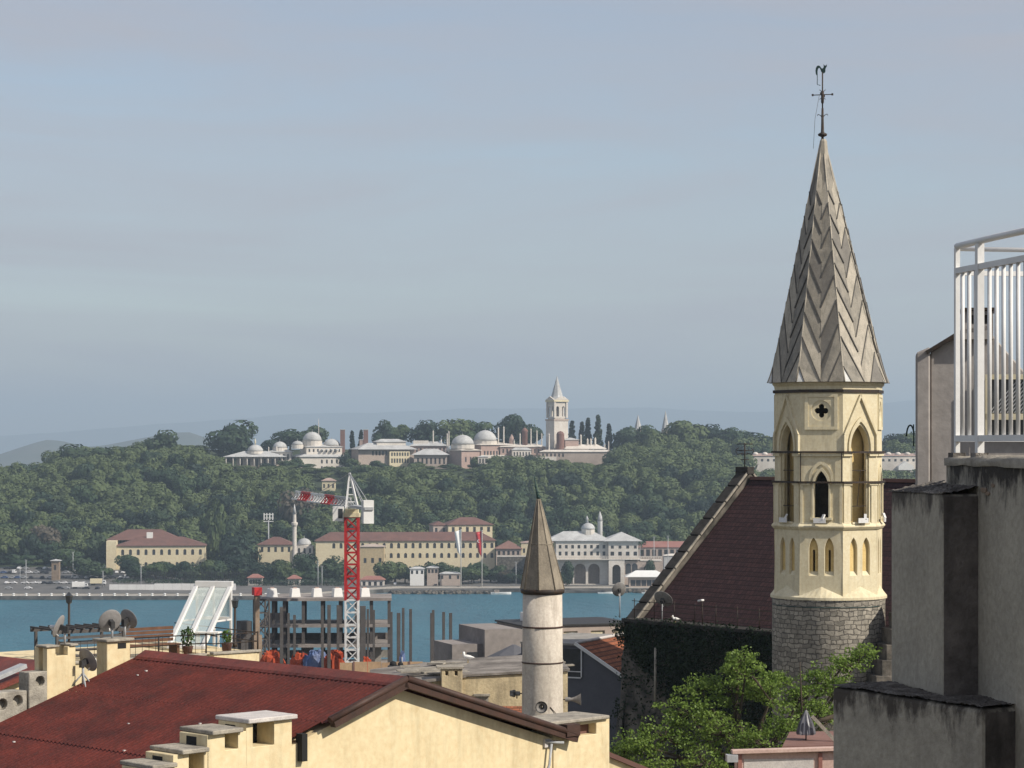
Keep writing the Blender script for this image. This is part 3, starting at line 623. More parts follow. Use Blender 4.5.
for s_ in (-1,1):
    mb = MB(); mb.extr([(.08,s_*.088,.24),(-.2,s_*.05,.2),(-.3,s_*.03,.19),(-.05,s_*.085,.15)], (0,s_*.012,0)); mb.build('wing', M['dish'], t)
    mb = MB(); mb.tube([(0,s_*.04,.14),(0,s_*.04,0)], .009, 5); mb.build('leg', M['ochre'], t)
GULL = t
# lamp on the church ledge
q = wpos((5.8,-.8,ez-.13)); t = thing('floodlight', 'small white floodlight on a short post in front of the church roof tiles', 'floodlight', q, ang)
mb = MB(); mb.tube([(0,0,0),(0,0,1.15)], .03, 6); mb.build('post', M['iron'], t)
mb = MB(); mb.bar((-.16,-.1,1.2),(.16,-.1,1.26),.2,.1); mb.build('lamp_head', M['white_paint'], t, bevel=.02)

# dark stone stair block right of the tower
q = P(876, 612, 108.5); g0 = TN(q.x,q.y)-.3
t = thing('stepped_wall', 'dark stone stepped wall between the church tower and the concrete building', 'wall', (q.x,q.y,g0), R(10))
mb = MB(); z0 = q.z - g0
for k, (x0, dz) in enumerate(((0,-2.9),(.28,-2.2),(.5,-1.5),(.75,-.8),(1.1,-.1),(1.7,.9))): mb.box(x0, 3.2 if k < 5 else 7, k*.03, 1.6-k*.03, 0 if k == 0 else z0-3.2, z0+dz)
mb.build('wall', M['rock'], t, bevel=.03)
# ------------------------------------------------------------------ red-roofed yellow house in front
HO = V(-2.375, 50.0, 0); HA = R(45); hg = TN(-3,50) - .2
house = thing('yellow_house', 'yellow rendered house with a large dark red corrugated metal roof in the foreground', 'house', (HO.x, HO.y, hg), HA)
ux, uy = V(.70711,.70711,0), V(-.70711,.70711,0)
def hl(p): d = p - V(HO.x,HO.y,hg); return V(d.dot(ux), d.dot(uy), d.z)          # world to house axes
def gx(px, y=0):                                                                # gable-plane x for an image column
    k = (px-CX)/F; ox, oy = HO.x + uy.x*y, HO.y + uy.y*y
    return (oy*k-ox)/(.70711*(1-k))
def gz(px, py, y=0): return Zp(py, HO.y + uy.y*y + .70711*gx(px,y)) - hg
zr = Zp(683,50) - hg; TL, TR = math.tan(R(18.2)), math.tan(R(17.3)); LR = 8.9
def zl(x): return zr + (x*TL if x < 0 else -x*TR)
XL, XR = -8.2, 4.95
mb = MB(); mb.extr([(XL,0,0),(XR-.05,0,0),(XR-.05,0,zl(XR)-.10),(0,0,zr-.12),(XL,0,zl(XL)-.10)], (0,LR,0)); mb.build('wall', M['yellow_plaster'], house)
def corrug(mb, x0, x1, y0, y1, dz=0, per=.15, amp=.021):
    n = int((y1-y0)/per*6); vs = []
    for i in range(n+1):
        y = y0 + (y1-y0)*i/n; o = amp*math.sin(2*math.pi*(y-y0)/per)
        for x in (x0, x1): vs.append((x, y, zl(x)+o+dz))
    for i in range(n+1):
        y = y0 + (y1-y0)*i/n; o = amp*math.sin(2*math.pi*(y-y0)/per)
        for x in (x0, x1): vs.append((x, y, zl(x)+o+dz-.012))
    k = 2*(n+1)
    fs = [(2*i,2*i+1,2*i+3,2*i+2) for i in range(n)] + [(k+2*i,k+2*i+1,k+2*i+3,k+2*i+2) for i in range(n)]
    for e in (0,1): fs += [(2*i+e,2*i+2+e,k+2*i+2+e,k+2*i+e) for i in range(n)]
    mb.add(vs, fs, 0, True)
mb = MB(); corrug(mb, -2.1, -.05, -.16, LR-.02, .05); corrug(mb, -4.35, -2.1, .02, LR-.02, .05); corrug(mb, XL-.4, -4.25, .02, LR-.02, .02); corrug(mb, .05, XR+.15, -.05, LR-.02, .03)
mb.build('roof', M['red_roof'], house, recalc=False)
roof = [c for c in house.children if c.name.startswith('roof')][0]
mb = MB()
for s_ in (-1, 1):
    n = 74; vs = []
    for i in range(n+1):                                  # ridge flashing with a scalloped lower edge
        y = -.2 + (LR+.1)*i/n; e = .30 + .02*(i%2); x = s_*e
        vs += [(0,y,zr+.16),(s_*.26,y,zl(s_*.26)+.115),(x,y,zl(x)+.075)]
    mb.add(vs, [(3*i+a,3*i+a+1,3*i+a+4,3*i+a+3) for i in range(n) for a in (0,1)])
mb.build('ridge_cap', M['red_roof'], roof, recalc=False)
mb = MB()                                                 # dark gap under ridge flashing + verge boards on the gable
mb.bar((-.06,-.22,zr+.02),(XR+.2,-.22,zl(XR+.2)+.02),.16,.16); mb.tube([(.0,-.27,zr+.11),(XR+.2,-.27,zl(XR+.2)+.11)], .075, 10)
mb.bar((.0,-.22,zr+.02),(-2.0,-.22,zl(-2.0)+.02),.16,.22); mb.tube([(0,-.27,zr+.11),(-2.1,-.27,zl(-2.1)+.10)], .07, 10)
mb.build('verge_board', M['brown_metal'], house)
r_ = random.Random(2)
mb = MB()
for _ in range(9):
    x, y = r_.uniform(-7,-.8), r_.uniform(.8,8); mb.box(x,x+r_.uniform(.03,.07),y,y+.05,zl(x)+.06,zl(x)+.085)
mb.build('roof_debris', M['white_slab'], roof)
# stepped chimneys rising from the left end of the gable
def stack(px0, px1, pyt, hole, cap, capm, lab):
    x0, x1 = gx(px0), gx(px1); zt = gz((px0+px1)/2, pyt); d = .85
    fx0, fx1, fz0, fz1 = gx(hole[0]), gx(hole[1]), gz(hole[0],hole[3]), min(gz(hole[0],hole[2]), zt-.0)
    zb = zl(x0) - 1.3; mb = MB()
    mb.holed((0,-.035,0), (1,0,0), (0,0,1), [(x0,zb),(x1,zb),(x1,zt),(fx1,zt),(fx1,fz0),(fx0,fz0),(fx0,zt),(x0,zt)], [], .62)
    mb.box(x0, x1, .586, d, zb, zt-.002); c = mb.build('chimney', M['yellow_plaster'], house, bevel=.012); c['label'] = lab
    cx0, cx1 = gx(cap[0], -.1), gx(cap[1], -.1); cz = zt + .002
    mb = MB(); q = random.Random(px0); th = cap[2]
    mb.prism([(cx0,-.16),(cx1,-.13),(cx1+.02,d+.05),(cx0+.03,d+.1)], cz, cz+th); mb.build('cap', capm, c, bevel=.015)
    mb = MB(); mb.box(fx0+.003, fx1-.003, .5, .583, fz0+.003, zt-.01); mb.build('flue', M['rubber'], c); mb = MB(); mb.box(x0-.004, x0+.05, .3, .62, zt-.34, zt-.06); mb.build('flue', M['rubber'], c)
stack(245, 291, 721, (252,273,722,747), (247,297,.09), M['white_slab'], 'highest stepped chimney under a white slab')
stack(206, 246, 733, (224,237,733,750), (211,243,.085), M['cap_stone'], 'second stepped chimney under a stone cap')
stack(172, 208, 753, (188,203,752,775), (181,209,.085), M['cap_stone'], 'third stepped chimney under a stone cap')
stack(148, 174, 768, (155,166,770,790), (151,177,.085), M['cap_stone'], 'lowest stepped chimney at the frame edge')
mb = MB(); x_ = gx(300); mb.bar((x_,-.05,zl(x_)-.5),(x_,-.05,zl(x_)+.05),.14,.2); mb.build('flue_pipe', M['rubber'], house)
# wide chimney at the right eave
x0, x1 = gx(553,-.02), gx(609,-.02); zt = gz(575,722); d = .9
hx0, hx1, hz0, hz1 = gx(575), gx(595), gz(585,735), gz(585,724)
mb = MB(); mb.holed((0,-.04,0),(1,0,0),(0,0,1), rect(x0,x1,0,zt), [rect(hx0,hx1,hz0,hz1)], .3); mb.box(x0,x1,.261,d,0,zt-.002)
c = mb.build('chimney', M['yellow_plaster'], house, bevel=.012); c['label'] = 'wide chimney with a dark slot at the right eave'
mb = MB(); mb.prism([(gx(540,-.2),-.16),(gx(612,-.2),-.14),(gx(612,-.2)+.04,d+.1),(gx(540,-.2),d+.12)], zt+.002, zt+.085); mb.build('cap', M['cap_stone'], c, bevel=.02)
mb = MB(); mb.box(hx0,hx1,.2,.258,hz0,hz1); mb.build('flue', M['far_tile'], c)
mb = MB(); p0 = V(gx(547),-.06,gz(547,742)); mb.tube([p0+V(-.1,.0,.02), p0+V(.3,-.16,-.02)], .035, 8); mb.tube([p0+V(.02,-.06,-.03), p0+V(-.05,-.06,-.5),p0+V(-.42,-.05,-1.1)], .03, 8); mb.build('waste_pipe', M['galv'], house)
mb = MB(); mb.box(gx(543),gx(549),-.06,.02,gz(546,747),gz(546,739)); mb.build('pipe_bracket', M['white_slab'], house)
mb = MB(); mb.box(XR-.2,XR+.22,-.34,-.05,zl(XR)+.04,zl(XR)+.3); mb.build('gutter_end', M['brown_metal'], house)
# chimneys along the far verge
def vchim(px, py, dx, dy, hgt, m, lab, y=LR+.1, notch=None, cap=True, roundhole=None):
    """chimney whose near corner stands at an image point on the far verge"""
    x = gx(px, y); z = gz(px, py, y)
    c = None; mb = MB(); zb = z - .5; zt = z + hgt
    outer = rect(x, x+dx, zb, zt); holes = []
    if notch: a, b, h_ = notch; outer = [(x,zb),(x+dx,zb),(x+dx,zt),(x+dx*b,zt),(x+dx*b,zt-h_),(x+dx*a,zt-h_),(x+dx*a,zt),(x,zt)]
    if roundhole: holes = [[(x+dx*fx+fr_*math.cos(2*math.pi*i/14), zt-fz+fr_*math.sin(2*math.pi*i/14)) for i in range(14)] for fx, fz, fr_ in roundhole]
    mb.holed((0,y,0),(1,0,0),(0,0,1), outer, holes, .16)
    if notch:
        mb.holed((0,y+dy,0),(1,0,0),(0,0,1), outer, [], .16); mb.box(x,x+.14,y+.16,y+dy-.16,zb,zt); mb.box(x+dx-.14,x+dx,y+.16,y+dy-.16,zb,zt); mb.box(x+.14,x+dx-.14,y+.16,y+dy-.16,zb,zt-notch[2]-.03)
    else: mb.box(x,x+dx,y+.161,y+dy,zb,zt-.002)
    c = mb.build('chimney', m, house, bevel=.015); c['label'] = lab
    if cap:
        mb = MB()
        if notch: mb.box(x-.05,x+dx*.4,y-.05,y+dy+.05,zt+.002,zt+.055); mb.box(x+dx*.78,x+dx+.05,y-.05,y+dy+.05,zt+.002,zt+.055)
        else: mb.box(x-.07,x+dx+.07,y-.08,y+dy+.08,zt+.002,zt+.07)
        mb.build('cap', M['cap_stone'], c, bevel=.015)
    return V(x,y,z), zt
def hw_(p): return V(HO.x,HO.y,hg) + ux*p.x + uy*p.y + V(0,0,p.z)
c1, t1 = vchim(47, 692, .78, .34, 1.0, M['yellow_plaster'], 'tall yellow chimney with a notched top', notch=(.3,.72,.2))
c2, t2 = vchim(107, 669, .66, .42, .62, M['yellow_plaster'], 'squat yellow chimney carrying two dishes')
c3, t3 = vchim(29, 708, .50, .42, .80, M['grey_plaster'], 'crumbling grey chimney with one round hole', roundhole=[(.6,.22,.12)], cap=False)
c4, t4 = vchim(-8, 736, .92, .5, .95, M['grey_plaster'], 'crumbling grey chimney with two round holes', roundhole=[(.30,.27,.13),(.74,.22,.13)], cap=False)
mb = MB(); y = LR+.1; x = gx(107,y)+.30; mb.box(x,x+.24,y-.004,y+.02,t2-.17,t2-.04); mb.build('flue', M['rubber'], house)
away = R(128)
dish('narrow grey satellite dish seen side on above the notched yellow chimney', hw_(V(c1.x+.62,c1.y+.2,t1+.03)), .27, R(168), 22, .36)
dish('large grey satellite dish, left of the pair on the squat chimney', hw_(V(c2.x+.25,c2.y+.15,t2+.06)), .29, R(118), 24, .34)
dish('smaller grey satellite dish, right of the pair on the squat chimney', hw_(V(c2.x+.72,c2.y+.3,t2+.06)), .25, R(60), 24, .36)
q = V(gx(83,LR-.1), LR-.1, 0); q.z = zl(q.x)+.03
dish('low grey satellite dish on a tripod between the two yellow chimneys', hw_(q), .29, R(52), 24, .50, foot=True)
# neighbour roof at the far left, behind the chimneys
q = P(12, 678, 58); t = thing('neighbour_house', 'low neighbouring house with a dark red roof behind the left chimneys', 'house', (q.x,q.y,TN(q.x,q.y)), HA)
zq = q.z - TN(q.x,q.y); mb = MB(); mb.extr([(-4.5,-.3,zq-1.3),(1.0,-.3,zq+.34),(1.0,-.3,zq+.22),(-4.5,-.3,zq-1.42)], (0,4.5,0)); mb.build('roof', M['red_roof'], t)
mb = MB(); mb.extr([(-4,0,0),(.9,0,0),(.9,0,zq+.18),(-4,0,zq-1.28)], (0,4,0)); mb.build('wall', M['yellow_plaster'], t)
mb = MB(); mb.bar((-2.6,-.2,zq-.55),(.2,-.2,zq+.3),.28,.1); mb.build('flashing', M['galv'], t)
mb = MB(); mb.box(.1,.42,1.5,1.85,zq-.4,zq+.42); c = mb.build('chimney', M['white_slab'], t); mb = MB(); mb.tube([(.3,1.7,zq+.42),(.3,1.7,zq+1.0)], .02, 6); mb.build('aerial', M['galv'], c)

# ------------------------------------------------------------------ terrace building with glass lean-to
TBD = 86.0; q = P(214, 655, TBD); g0 = TN(q.x,q.y)-.2
t = thing('terrace_building', 'pale yellow building whose flat roof carries a railed terrace', 'building', (q.x,q.y,g0), R(38)); zt = q.z-g0
Rz = Matrix.Rotation(R(-38),3,'Z')
def tl(px, py, D): return Rz @ (P(px,py,D) - V(q.x,q.y,g0))
mb = MB(); mb.box(0,1.9,0,6.5,0,zt); mb.box(-6.0,-.003,.4,6.5,0,zt-.06); mb.build('wall', M['yellow_plaster'], t)
mb = MB(); mb.box(-.06,1.96,-.06,.22,zt+.002,zt+.10); mb.box(-6.1,-.063,.34,.6,zt-.058,zt+.04); mb.build('parapet', M['cap_stone'], t, bevel=.02)
TB = V(q.x,q.y,g0); trz = zt
def terr(p): return TB + Matrix.Rotation(R(38),3,'Z') @ V(*p)
rl = thing('terrace_railing', 'dark iron railing round the roof terrace in front of the glass lean-to', 'railing', TB, R(38))
mb = MB()
for z_ in (.72,.40): mb.tube([(-5.9,.45,zt+z_),(-.06,.44,zt+z_),(-.02,.02,zt+z_),(1.85,.02,zt+z_),(1.85,6,zt+z_)], .022, 6)
mb.build('rail', M['iron'], rl)
for k in range(22): x = -5.9+k*.27; mb = MB(); mb.tube([(x,.45,zt+.02),(x,.45,zt+.72)], .010, 4); mb.build('baluster', M['iron'], rl)
for k in range(8): mb = MB(); mb.tube([(.1+k*.25,.02,zt+.1),(.1+k*.25,.02,zt+.72)], .010, 4); mb.build('baluster', M['iron'], rl)
for x in (-5.9,-4,-2,-.06,1.85):
    mb = MB(); mb.tube([(x,.45 if x < 1 else .02,zt-.06),(x,.45 if x < 1 else .02,zt+.76)], .03, 6); mb.build('post', M['iron'], rl)
# glass lean-to: white frame, slanted front
GD = 89.0; gq = P(205, 652, GD); gg = TB.z+zt-.03; th_ = R(-12)
gl = thing('glass_lean_to', 'white framed glass lean-to with slanted front on the roof terrace', 'lean-to', (gq.x,gq.y,gg), th_); s = GD/F
hgt = Zp(587,GD) - gg; wd = 36*s; fw = MB(); xl = -.80
dx = .05
for k in range(3):
    x = xl + k*wd/2
    fw.bar((x+dx, 1.25, hgt),(x-.42, -.6, .1), .17, .12); fw.bar((x+dx,1.25,0.02),(x+dx,1.25,hgt), .09, .09)
fw.bar((xl-.0,1.25,hgt+.04),(xl+wd+.12,1.25,hgt+.04),.22,.22); fw.bar((xl-.45,-.62,.1),(xl-.3+wd,-.62,.1),.12,.12)
for x in (xl, xl+wd): fw.bar((x+.05,1.25,1.0),(x-.2,.2,1.0),.07,.07)
fw.bar((xl,1.25,1.05),(xl+wd,1.25,1.05),.09,.12); fw.build('frame', M['white_paint'], gl, bevel=.01)
for k in range(2):
    x = xl + k*wd/2; mb = MB(); mb.extr([(x+dx+.09,1.2,hgt-.03),(x+dx+wd/2-.09,1.2,hgt-.03),(x-.42+wd/2-.09,-.55,.13),(x-.42+.09,-.55,.13)], (0,.0,-.02)); mb.build('pane', M['pane_glass'], gl)
mb = MB(); mb.box(xl+.12,xl+wd-.02,1.24,1.26,1.12,hgt-.1); mb.build('pane', M['pane_glass'], gl)
mb = MB(); mb.bar((-.25,-.2,.5),(.4,-.15,.5),.4,.06); mb.box(-.2,-.15,-.3,-.25,0,.47); mb.box(.3,.35,-.3,-.25,0,.47)
# terrace furniture
tb = thing('garden_table', 'white garden table inside the glass lean-to', 'table', gl.location + V(.15,-.1,0), th_)
a = MB(); a.bar((-.45,0,.62),(.45,0,.62),.5,.05); a.build('table_top', M['far_white'], tb)
for x in (-.38,.38): a = MB(); a.box(x-.03,x+.03,-.03,.03,0,.59); a.build('leg', M['far_white'], tb)
q = terr((-1.9,1.2,zt-.06)); bn = thing('wooden_bench', 'brown wooden bench standing behind the terrace railing', 'bench', q, R(38))
a = MB()
for k in range(4): a.box(-1.1,1.1,-.25+k*.14,-.14+k*.14,.42,.46)
a.build('seat', M['wood'], bn); a = MB()
for k in range(4): a.box(-1.1,1.1,.3,.34,.52+k*.14,.63+k*.14)
a.build('backrest', M['wood'], bn)
for x in (-1,1): a = MB(); a.box(x-.05,x+.05,-.24,.34,0,.418); a.build('leg', M['wood'], bn)
q = terr((-4.3,1.2,zt-.06)); pg = thing('pergola', 'small dark timber pergola behind the paired satellite dishes', 'pergola', q, R(38))
for x in (-1.3,1.3):
    for y in (0,1.6): a = MB(); a.bar((x,y,0),(x,y,1.0),.09); a.build('post', M['rust_steel'], pg)
a = MB()
for y in (0,1.6): a.bar((-1.5,y,1.06),(1.5,y,1.06),.09,.12)
for k in range(9): a.bar((-1.4+k*.35,-.2,1.15),(-1.4+k*.35,1.8,1.15),.06,.06)
for k in range(4): a.bar((-1.3,0,.2+k*.22),(1.3,0,.2+k*.22),.03,.09)
a.build('beams', M['rust_steel'], pg)
def pot(loc, label, h=.5, n=160, s=1.0, m='leaf_near'):
    t = thing('potted_plant', label, 'plant', loc); a = MB(); a.lathe([(.14*s,0),(.2*s,.32*s),(.22*s,.34*s),(.19*s,.33*s)], 0, 0, 14); a.build('pot', M['far_tile'], t)
    a = MB(); r_ = random.Random(int(loc[0]*100)); leafquads(a, V(0,0,.34*s+h*.5), n, h*.5, .07, r_, (.8,.8,1.1)); a.build('foliage', M[m], t, recalc=False)
pot(terr((-.5,1.0,zt-.06)), 'bushy green plant in a clay pot at the left foot of the glass lean-to', .65)
pot(terr((.9,.6,zt)), 'small green plant in a clay pot at the right corner of the terrace', .45, 120)
def lamppost(px, pyt, pyb, D, label):
    z1, z0 = Zp(pyt,D), Zp(pyb,D); q = V(Xp(px,D),D,z0); t = thing('lamp_post', label, 'lamp', q, 0, 'terrace lamp posts'); h = z1-z0
    a = MB(); a.lathe([(.09,0),(.09,.1),(.05,.14),(.042,h-.42)], 0,0,10); a.build('post', M['iron'], t)
    a = MB(); a.lathe([(.05,h-.42),(.10,h-.38),(.13,h-.16),(.15,h-.14),(.05,h-.04),(.02,h)],0,0,6,0,0,False); a.build('lantern', M['glass_dark'], t)
zt_w = TB.z + zt - .06
q = terr((-5.7,4.2,0)); D_ = q.y; lamppost(69, 592, HY+(H-zt_w)/D_*F, D_, 'dark lamp post rising behind the side-on satellite dish')
q = terr((1.7,3.2,0)); D_ = q.y; lamppost(235, 597, HY+(H-zt_w-.06)/D_*F, D_, 'dark lamp post at the corner right of the glass lean-to')

# ------------------------------------------------------------------ old plastered building, little minaret
OD = 80.0; g0 = TN(0,OD)-.2; q = V(Xp(490,OD),OD,g0); t = thing('old_building', 'old building with flaking yellow plaster and a flat grey roof behind the minaret', 'building', q, R(4))
def ol(px): return Xp(px,OD)-q.x
zt = Zp(677,OD)-g0; zt2 = Zp(672,OD)-g0
a = MB(); a.extr([(ol(380),0,0),(ol(568),0,0),(ol(568),0,zt2),(ol(470),0,zt),(ol(380),0,zt-.25)], (0,5.5,0)); a.build('wall', M['old_plaster'], t)
a = MB(); a.extr([(ol(466),-.07,zt+.02),(ol(570),-.07,zt2+.02),(ol(570),-.07,zt2+.10),(ol(466),-.07,zt+.09)], (0,6,0)); a.extr([(ol(372),-.2,zt-.36),(ol(466),-.1,zt+.0),(ol(466),-.1,zt+.09),(ol(372),-.2,zt-.26)], (0,6,0)); a.build('roof', M['old_roof'], t)
a = MB()
r_ = random.Random(4)
for k in range(34): x = r_.uniform(ol(395),ol(560)); y = r_.uniform(.6,5); z = zt+.06; a.bar((x,y,z),(x+r_.uniform(.4,1.4),y+r_.uniform(-.3,.3),z+.02),.25,.05)
a.build('roof_sheets', M['cap_stone'], t)
x0, x1 = ol(441), ol(462); zb = zt-.6; zc = Zp(668,OD)-g0
a = MB(); a.holed((0,-.25,0),(1,0,0),(0,0,1), rect(x0,x1,zb,zc), [rect(x0+.13,x0+.22,zc-.22,zc-.08), rect(x0+.44,x0+.54,zc-.22,zc-.08)], .2); a.box(x0,x1,-.05,.5,zb,zc-.002)
c = a.build('chimney', M['old_plaster'], t, bevel=.02)
a = MB(); a.box(x0-.15,x1+.05,-.3,.55,zc+.002,zc+.07); a.build('cap', M['cap_stone'], c)
x0 = ol(475); a = MB(); a.box(x0,x0+.45,-.02,.003,zt-1.08,zt-.62); w_ = a.build('window', M['cap_stone'], t); a = MB(); a.box(x0+.08,x0+.34,-.03,-.021,zt-1.05,zt-.78); a.build('pane', M['far_window'], w_)
a = MB(); a.box(x0-.05,x0+.5,-.12,-.001,zt-.63,zt-.56); a.build('sill', M['cap_stone'], w_)
q = P(468, 664, 84); q.z = g0+zt+.1; c = copy_tree(GULL, q, R(170), (1.0,1.0,1.0), 'white gull on the flat grey roof of the old plastered building')
# tiles behind the minaret foot
q = P(512, 715, 78); g1 = TN(q.x,q.y); t = thing('tiled_shed', 'low shed with worn orange roof tiles at the foot of the minaret', 'shed', (q.x,q.y,g1), R(0)); z_ = q.z-g1
a = MB(); a.extr([(-1,-.6,z_-.35),(-1,.8,z_+.2),(-1,.8,z_+.12),(-1,-.6,z_-.43)], (2.2,0,0)); a.build('roof', brick('shed_tile',(.36,.13,.07),(.24,.09,.05),(.1,.05,.03),.24,.06,.01,'xz'), t)
a = MB(); a.extr([(-.9,-.5,0),(-.9,.75,0),(-.9,.75,z_+.1),(-.9,-.5,z_-.4)], (2.0,0,0)); a.build('wall', M['old_plaster'], t)
MD = 76.0; q = V(Xp(542.5,MD),MD,TN(0,MD)-.3); t = thing('minaret', 'small round white minaret with a brown pointed cone and two loudspeakers', 'minaret', q, R(12)); s = MD/F
def mz(py): return Zp(py,MD)-q.z
r0 = 20.3*s
a = MB(); a.lathe([(r0*1.03,0),(r0*1.02,mz(716)),(r0,mz(660)),(r0*.975,mz(594))], 0,0,40); a.build('shaft', M['minaret'], t)
for py in (626.5, 662): a = MB(); a.lathe([(r0*.97,mz(py)-.03),(r0*1.022,mz(py)-.025),(r0*1.028,mz(py)+.015),(r0*.97,mz(py)+.03)],0,0,40); a.build('ring', M['brown_metal'], t)
a = MB(); a.lathe([(r0*.95,mz(594)),(r0*1.06,mz(593)),(r0*1.10,mz(590)),(r0*1.05,mz(588.6)),(r0*.5,mz(588.5))],0,0,40); a.build('rim', M['iron'], t)
lean2 = V(-4*s,0,0); cz0, cz1 = mz(589), mz(499); a = MB(); n = 8; vs = []
for tt in (0,.5,1): vs += [V((r0*1.09*(1-tt)+.05*tt)*math.cos(R(22.5+45*j)), (r0*1.09*(1-tt)+.05*tt)*math.sin(R(22.5+45*j)), cz0+(cz1-cz0)*tt)+lean2*tt for j in range(n)]
a.add(vs, [(i*n+j,i*n+(j+1)%n,(i+1)*n+(j+1)%n,(i+1)*n+j) for i in (0,1) for j in range(n)]); a.add(vs[:n],[tuple(range(n))]); cone = a.build('cone', M['minaret_cone'], t)
a = MB()
for j in range(n): a.tube([vs[j], vs[j+n], vs[j+2*n]], .022, 5)
a.tube([vs[n+j] for j in range(n)]+[vs[n]], .02, 5); a.build('seam', M['minaret_cone'], cone)
a = MB(); a.tube([V(0,0,cz1)+lean2, V(-.06,0,mz(492))+lean2, V(-.14,0,mz(476))+lean2], [.06,.03,.015], 6)
for py, rr in ((497,.075),(492,.06),(487,.045)): zz = mz(py); a.lathe([(.01,zz-.06),(rr,zz),(.01,zz+.06)], lean2.x-.09*(497-py)/12-.01, 0, 10)
a.build('finial', M['patina'], t)
def horn(parent, p, d, r=.2, L=.42):
    p, d = Vector(p), Vector(d).normalized(); a = MB()
    a.tube([p, p+d*.12, p+d*.2, p+d*.32, p+d*(L-.04), p+d*L], [.07,.075,.05,.09,r*.86,r], 20, cap=False); a.tube([p+d*L, p+d*(L-.05), p+d*.32,p+d*.2], [r*.97,r*.8,.07,.04], 20, 1, cap=False)
    o = a.build('loudspeaker', [M['horn_grey'], M['dark_steel']], parent, recalc=False); a = MB(); a.tube([p+d*.1-V(0,0,.16), p+d*.1], .02, 6); a.tube([p+d*.1, (p+d*.1)*.0+V(p.x*.6,p.y*.6,p.z)], .02, 6); a.build('bracket', M['iron'], o)
horn(t, (-.20,-.72,mz(703)), (-.22,-1,-.05), .19, .36); horn(t, (r0+.06,-.15,mz(699.5)), (1,-.28,.02), .19, .5)
horn(t, (-r0-.02,.3,mz(694)), (-1,.3,0), .14, .2)
a = MB(); a.tube([(.1,-r0-.02,mz(705)),(.3,-r0+.02,mz(712)),(.42,-.55,mz(718))], .012, 5); a.build('cable', M['iron'], t)

# ------------------------------------------------------------------ charcoal gable house and grey block behind
GD = 135.0; pk = P(576, 643.5, GD); ga = R(-25); g0 = TN(pk.x,pk.y)-.3
t = thing('charcoal_house', 'charcoal painted gable house with white verge and orange tiled roof', 'house', (pk.x,pk.y,g0), ga); zp = pk.z-g0
sl_ = .60; xr = 3.9
a = MB(); a.extr([(-3.4,0,0),(xr,0,0),(xr,0,zp-.12-sl_*xr),(0,0,zp-.12),(-3.4,0,zp-.12)], (0,7,0)); a.build('wall', M['charcoal'], t)
def slope(y0, y1, x0, x1, up, th): return [(x0,y0,zp-sl_*x0+up),(x1,y0,zp-sl_*x1+up),(x1,y1,zp-sl_*x1+up),(x0,y1,zp-sl_*x0+up)], th
a = MB(); a.extr([(.03,-.1,zp),(xr+.25,-.1,zp-sl_*(xr+.25)),(xr+.25,-.1,zp-.1-sl_*(xr+.25)),(.03,-.1,zp-.1)], (0,7.2,0)); a.build('roof', M['orange_tile'], t)
a = MB(); a.bar((.0,-.17,zp+.02),(xr+.3,-.17,zp+.02-sl_*(xr+.3)),.10,.17); a.build('verge_board', M['far_white'], t)
a = MB(); a.tube([(0,-.1,zp+.04),(0,7.1,zp+.04)], .09, 8); a.build('ridge_tiles', M['white_slab'], t)
a = MB(); a.box(-3.4,-.02,-.12,7.1,zp-.115,zp+.0); a.build('flat_roof', M['concrete'], t)
x0, x1, z0, z1 = Xp(562,GD)-pk.x, Xp(583,GD)-pk.x, Zp(677,GD)-g0, Zp(649,GD)-g0
a = MB(); a.box(x0,x1,-.03,-.002,z0,z1); w_ = a.build('window', M['glass_dark'], t); a = MB()
a.box(x1-.07,x1,-.09,-.031,z0,z1+.0); a.box(x0,x1-.073,-.09,-.031,z0-.07,z0); a.box(x0,x1-.073,-.06,-.031,z0+.28,z0+.33); a.build('frame', M['white_paint'], w_)
BD = 150.0; q = P(524, 660, BD); g0 = TN(q.x,q.y)-.3
t = thing('grey_block', 'grey rendered block with a dark flat roof and blocked pale windows by the water', 'building', (q.x,q.y,g0), R(20)); s = BD/F
zt = Zp(627,BD)-g0; wins = [rect(x,x+.95,zt-1.3,zt-.35) for x in (2.65,4.5,6.1)]
a = MB(); a.holed((0,0,0),(1,0,0),(0,0,1), rect(0,7.3,0,zt), wins, .35); a.box(0,7.3,.352,5,0,zt-.004); a.build('wall', M['palace_stone'], t)
for w in wins: a = MB(); a.box(w[0][0],w[1][0],.12,.3,w[0][1],w[2][1]); o = a.build('window', M['cream'], t); b = MB(); b.box(w[0][0]-.06,w[1][0]+.06,-.06,-.002,w[0][1]-.12,w[0][1]-.02); b.build('sill', M['white_slab'], o)
a = MB(); a.hip(0,7.3,0,5,zt,.32,.12,1.6,.10); a.build('roof', M['dark_steel'], t)
a = MB(); a.box(.7,1.7,1.8,2.6,zt+.2,zt+.75); a.build('skylight', M['far_white'], t)
a = MB(); a.box(-2.6,-.003,.0,5,0,zt-.1); a.box(-4.6,-2.603,.4,4,0,zt-1.0); a.build('annex', M['far_concrete'], t)
a = MB(); a.box(-3.6,-2.9,.34,.398,zt-2.2,zt-1.5); a.build('window', M['far_window'], t)
q = P(514, 654, 140); t = thing('parasol', 'dark folded-down canvas shade at the foot of the grey block', 'shade', (q.x,q.y,TN(q.x,q.y)), 0); z_ = q.z-TN(q.x,q.y)
a = MB(); a.lathe([(1.6,z_-.2),(1.55,z_-.15),(.1,z_+.55)],0,0,8,0,0,False); a.build('canopy', M['charcoal'], t); a = MB(); a.tube([(0,0,0),(0,0,z_+.5)],.05,6); a.build('pole', M['iron'], t)
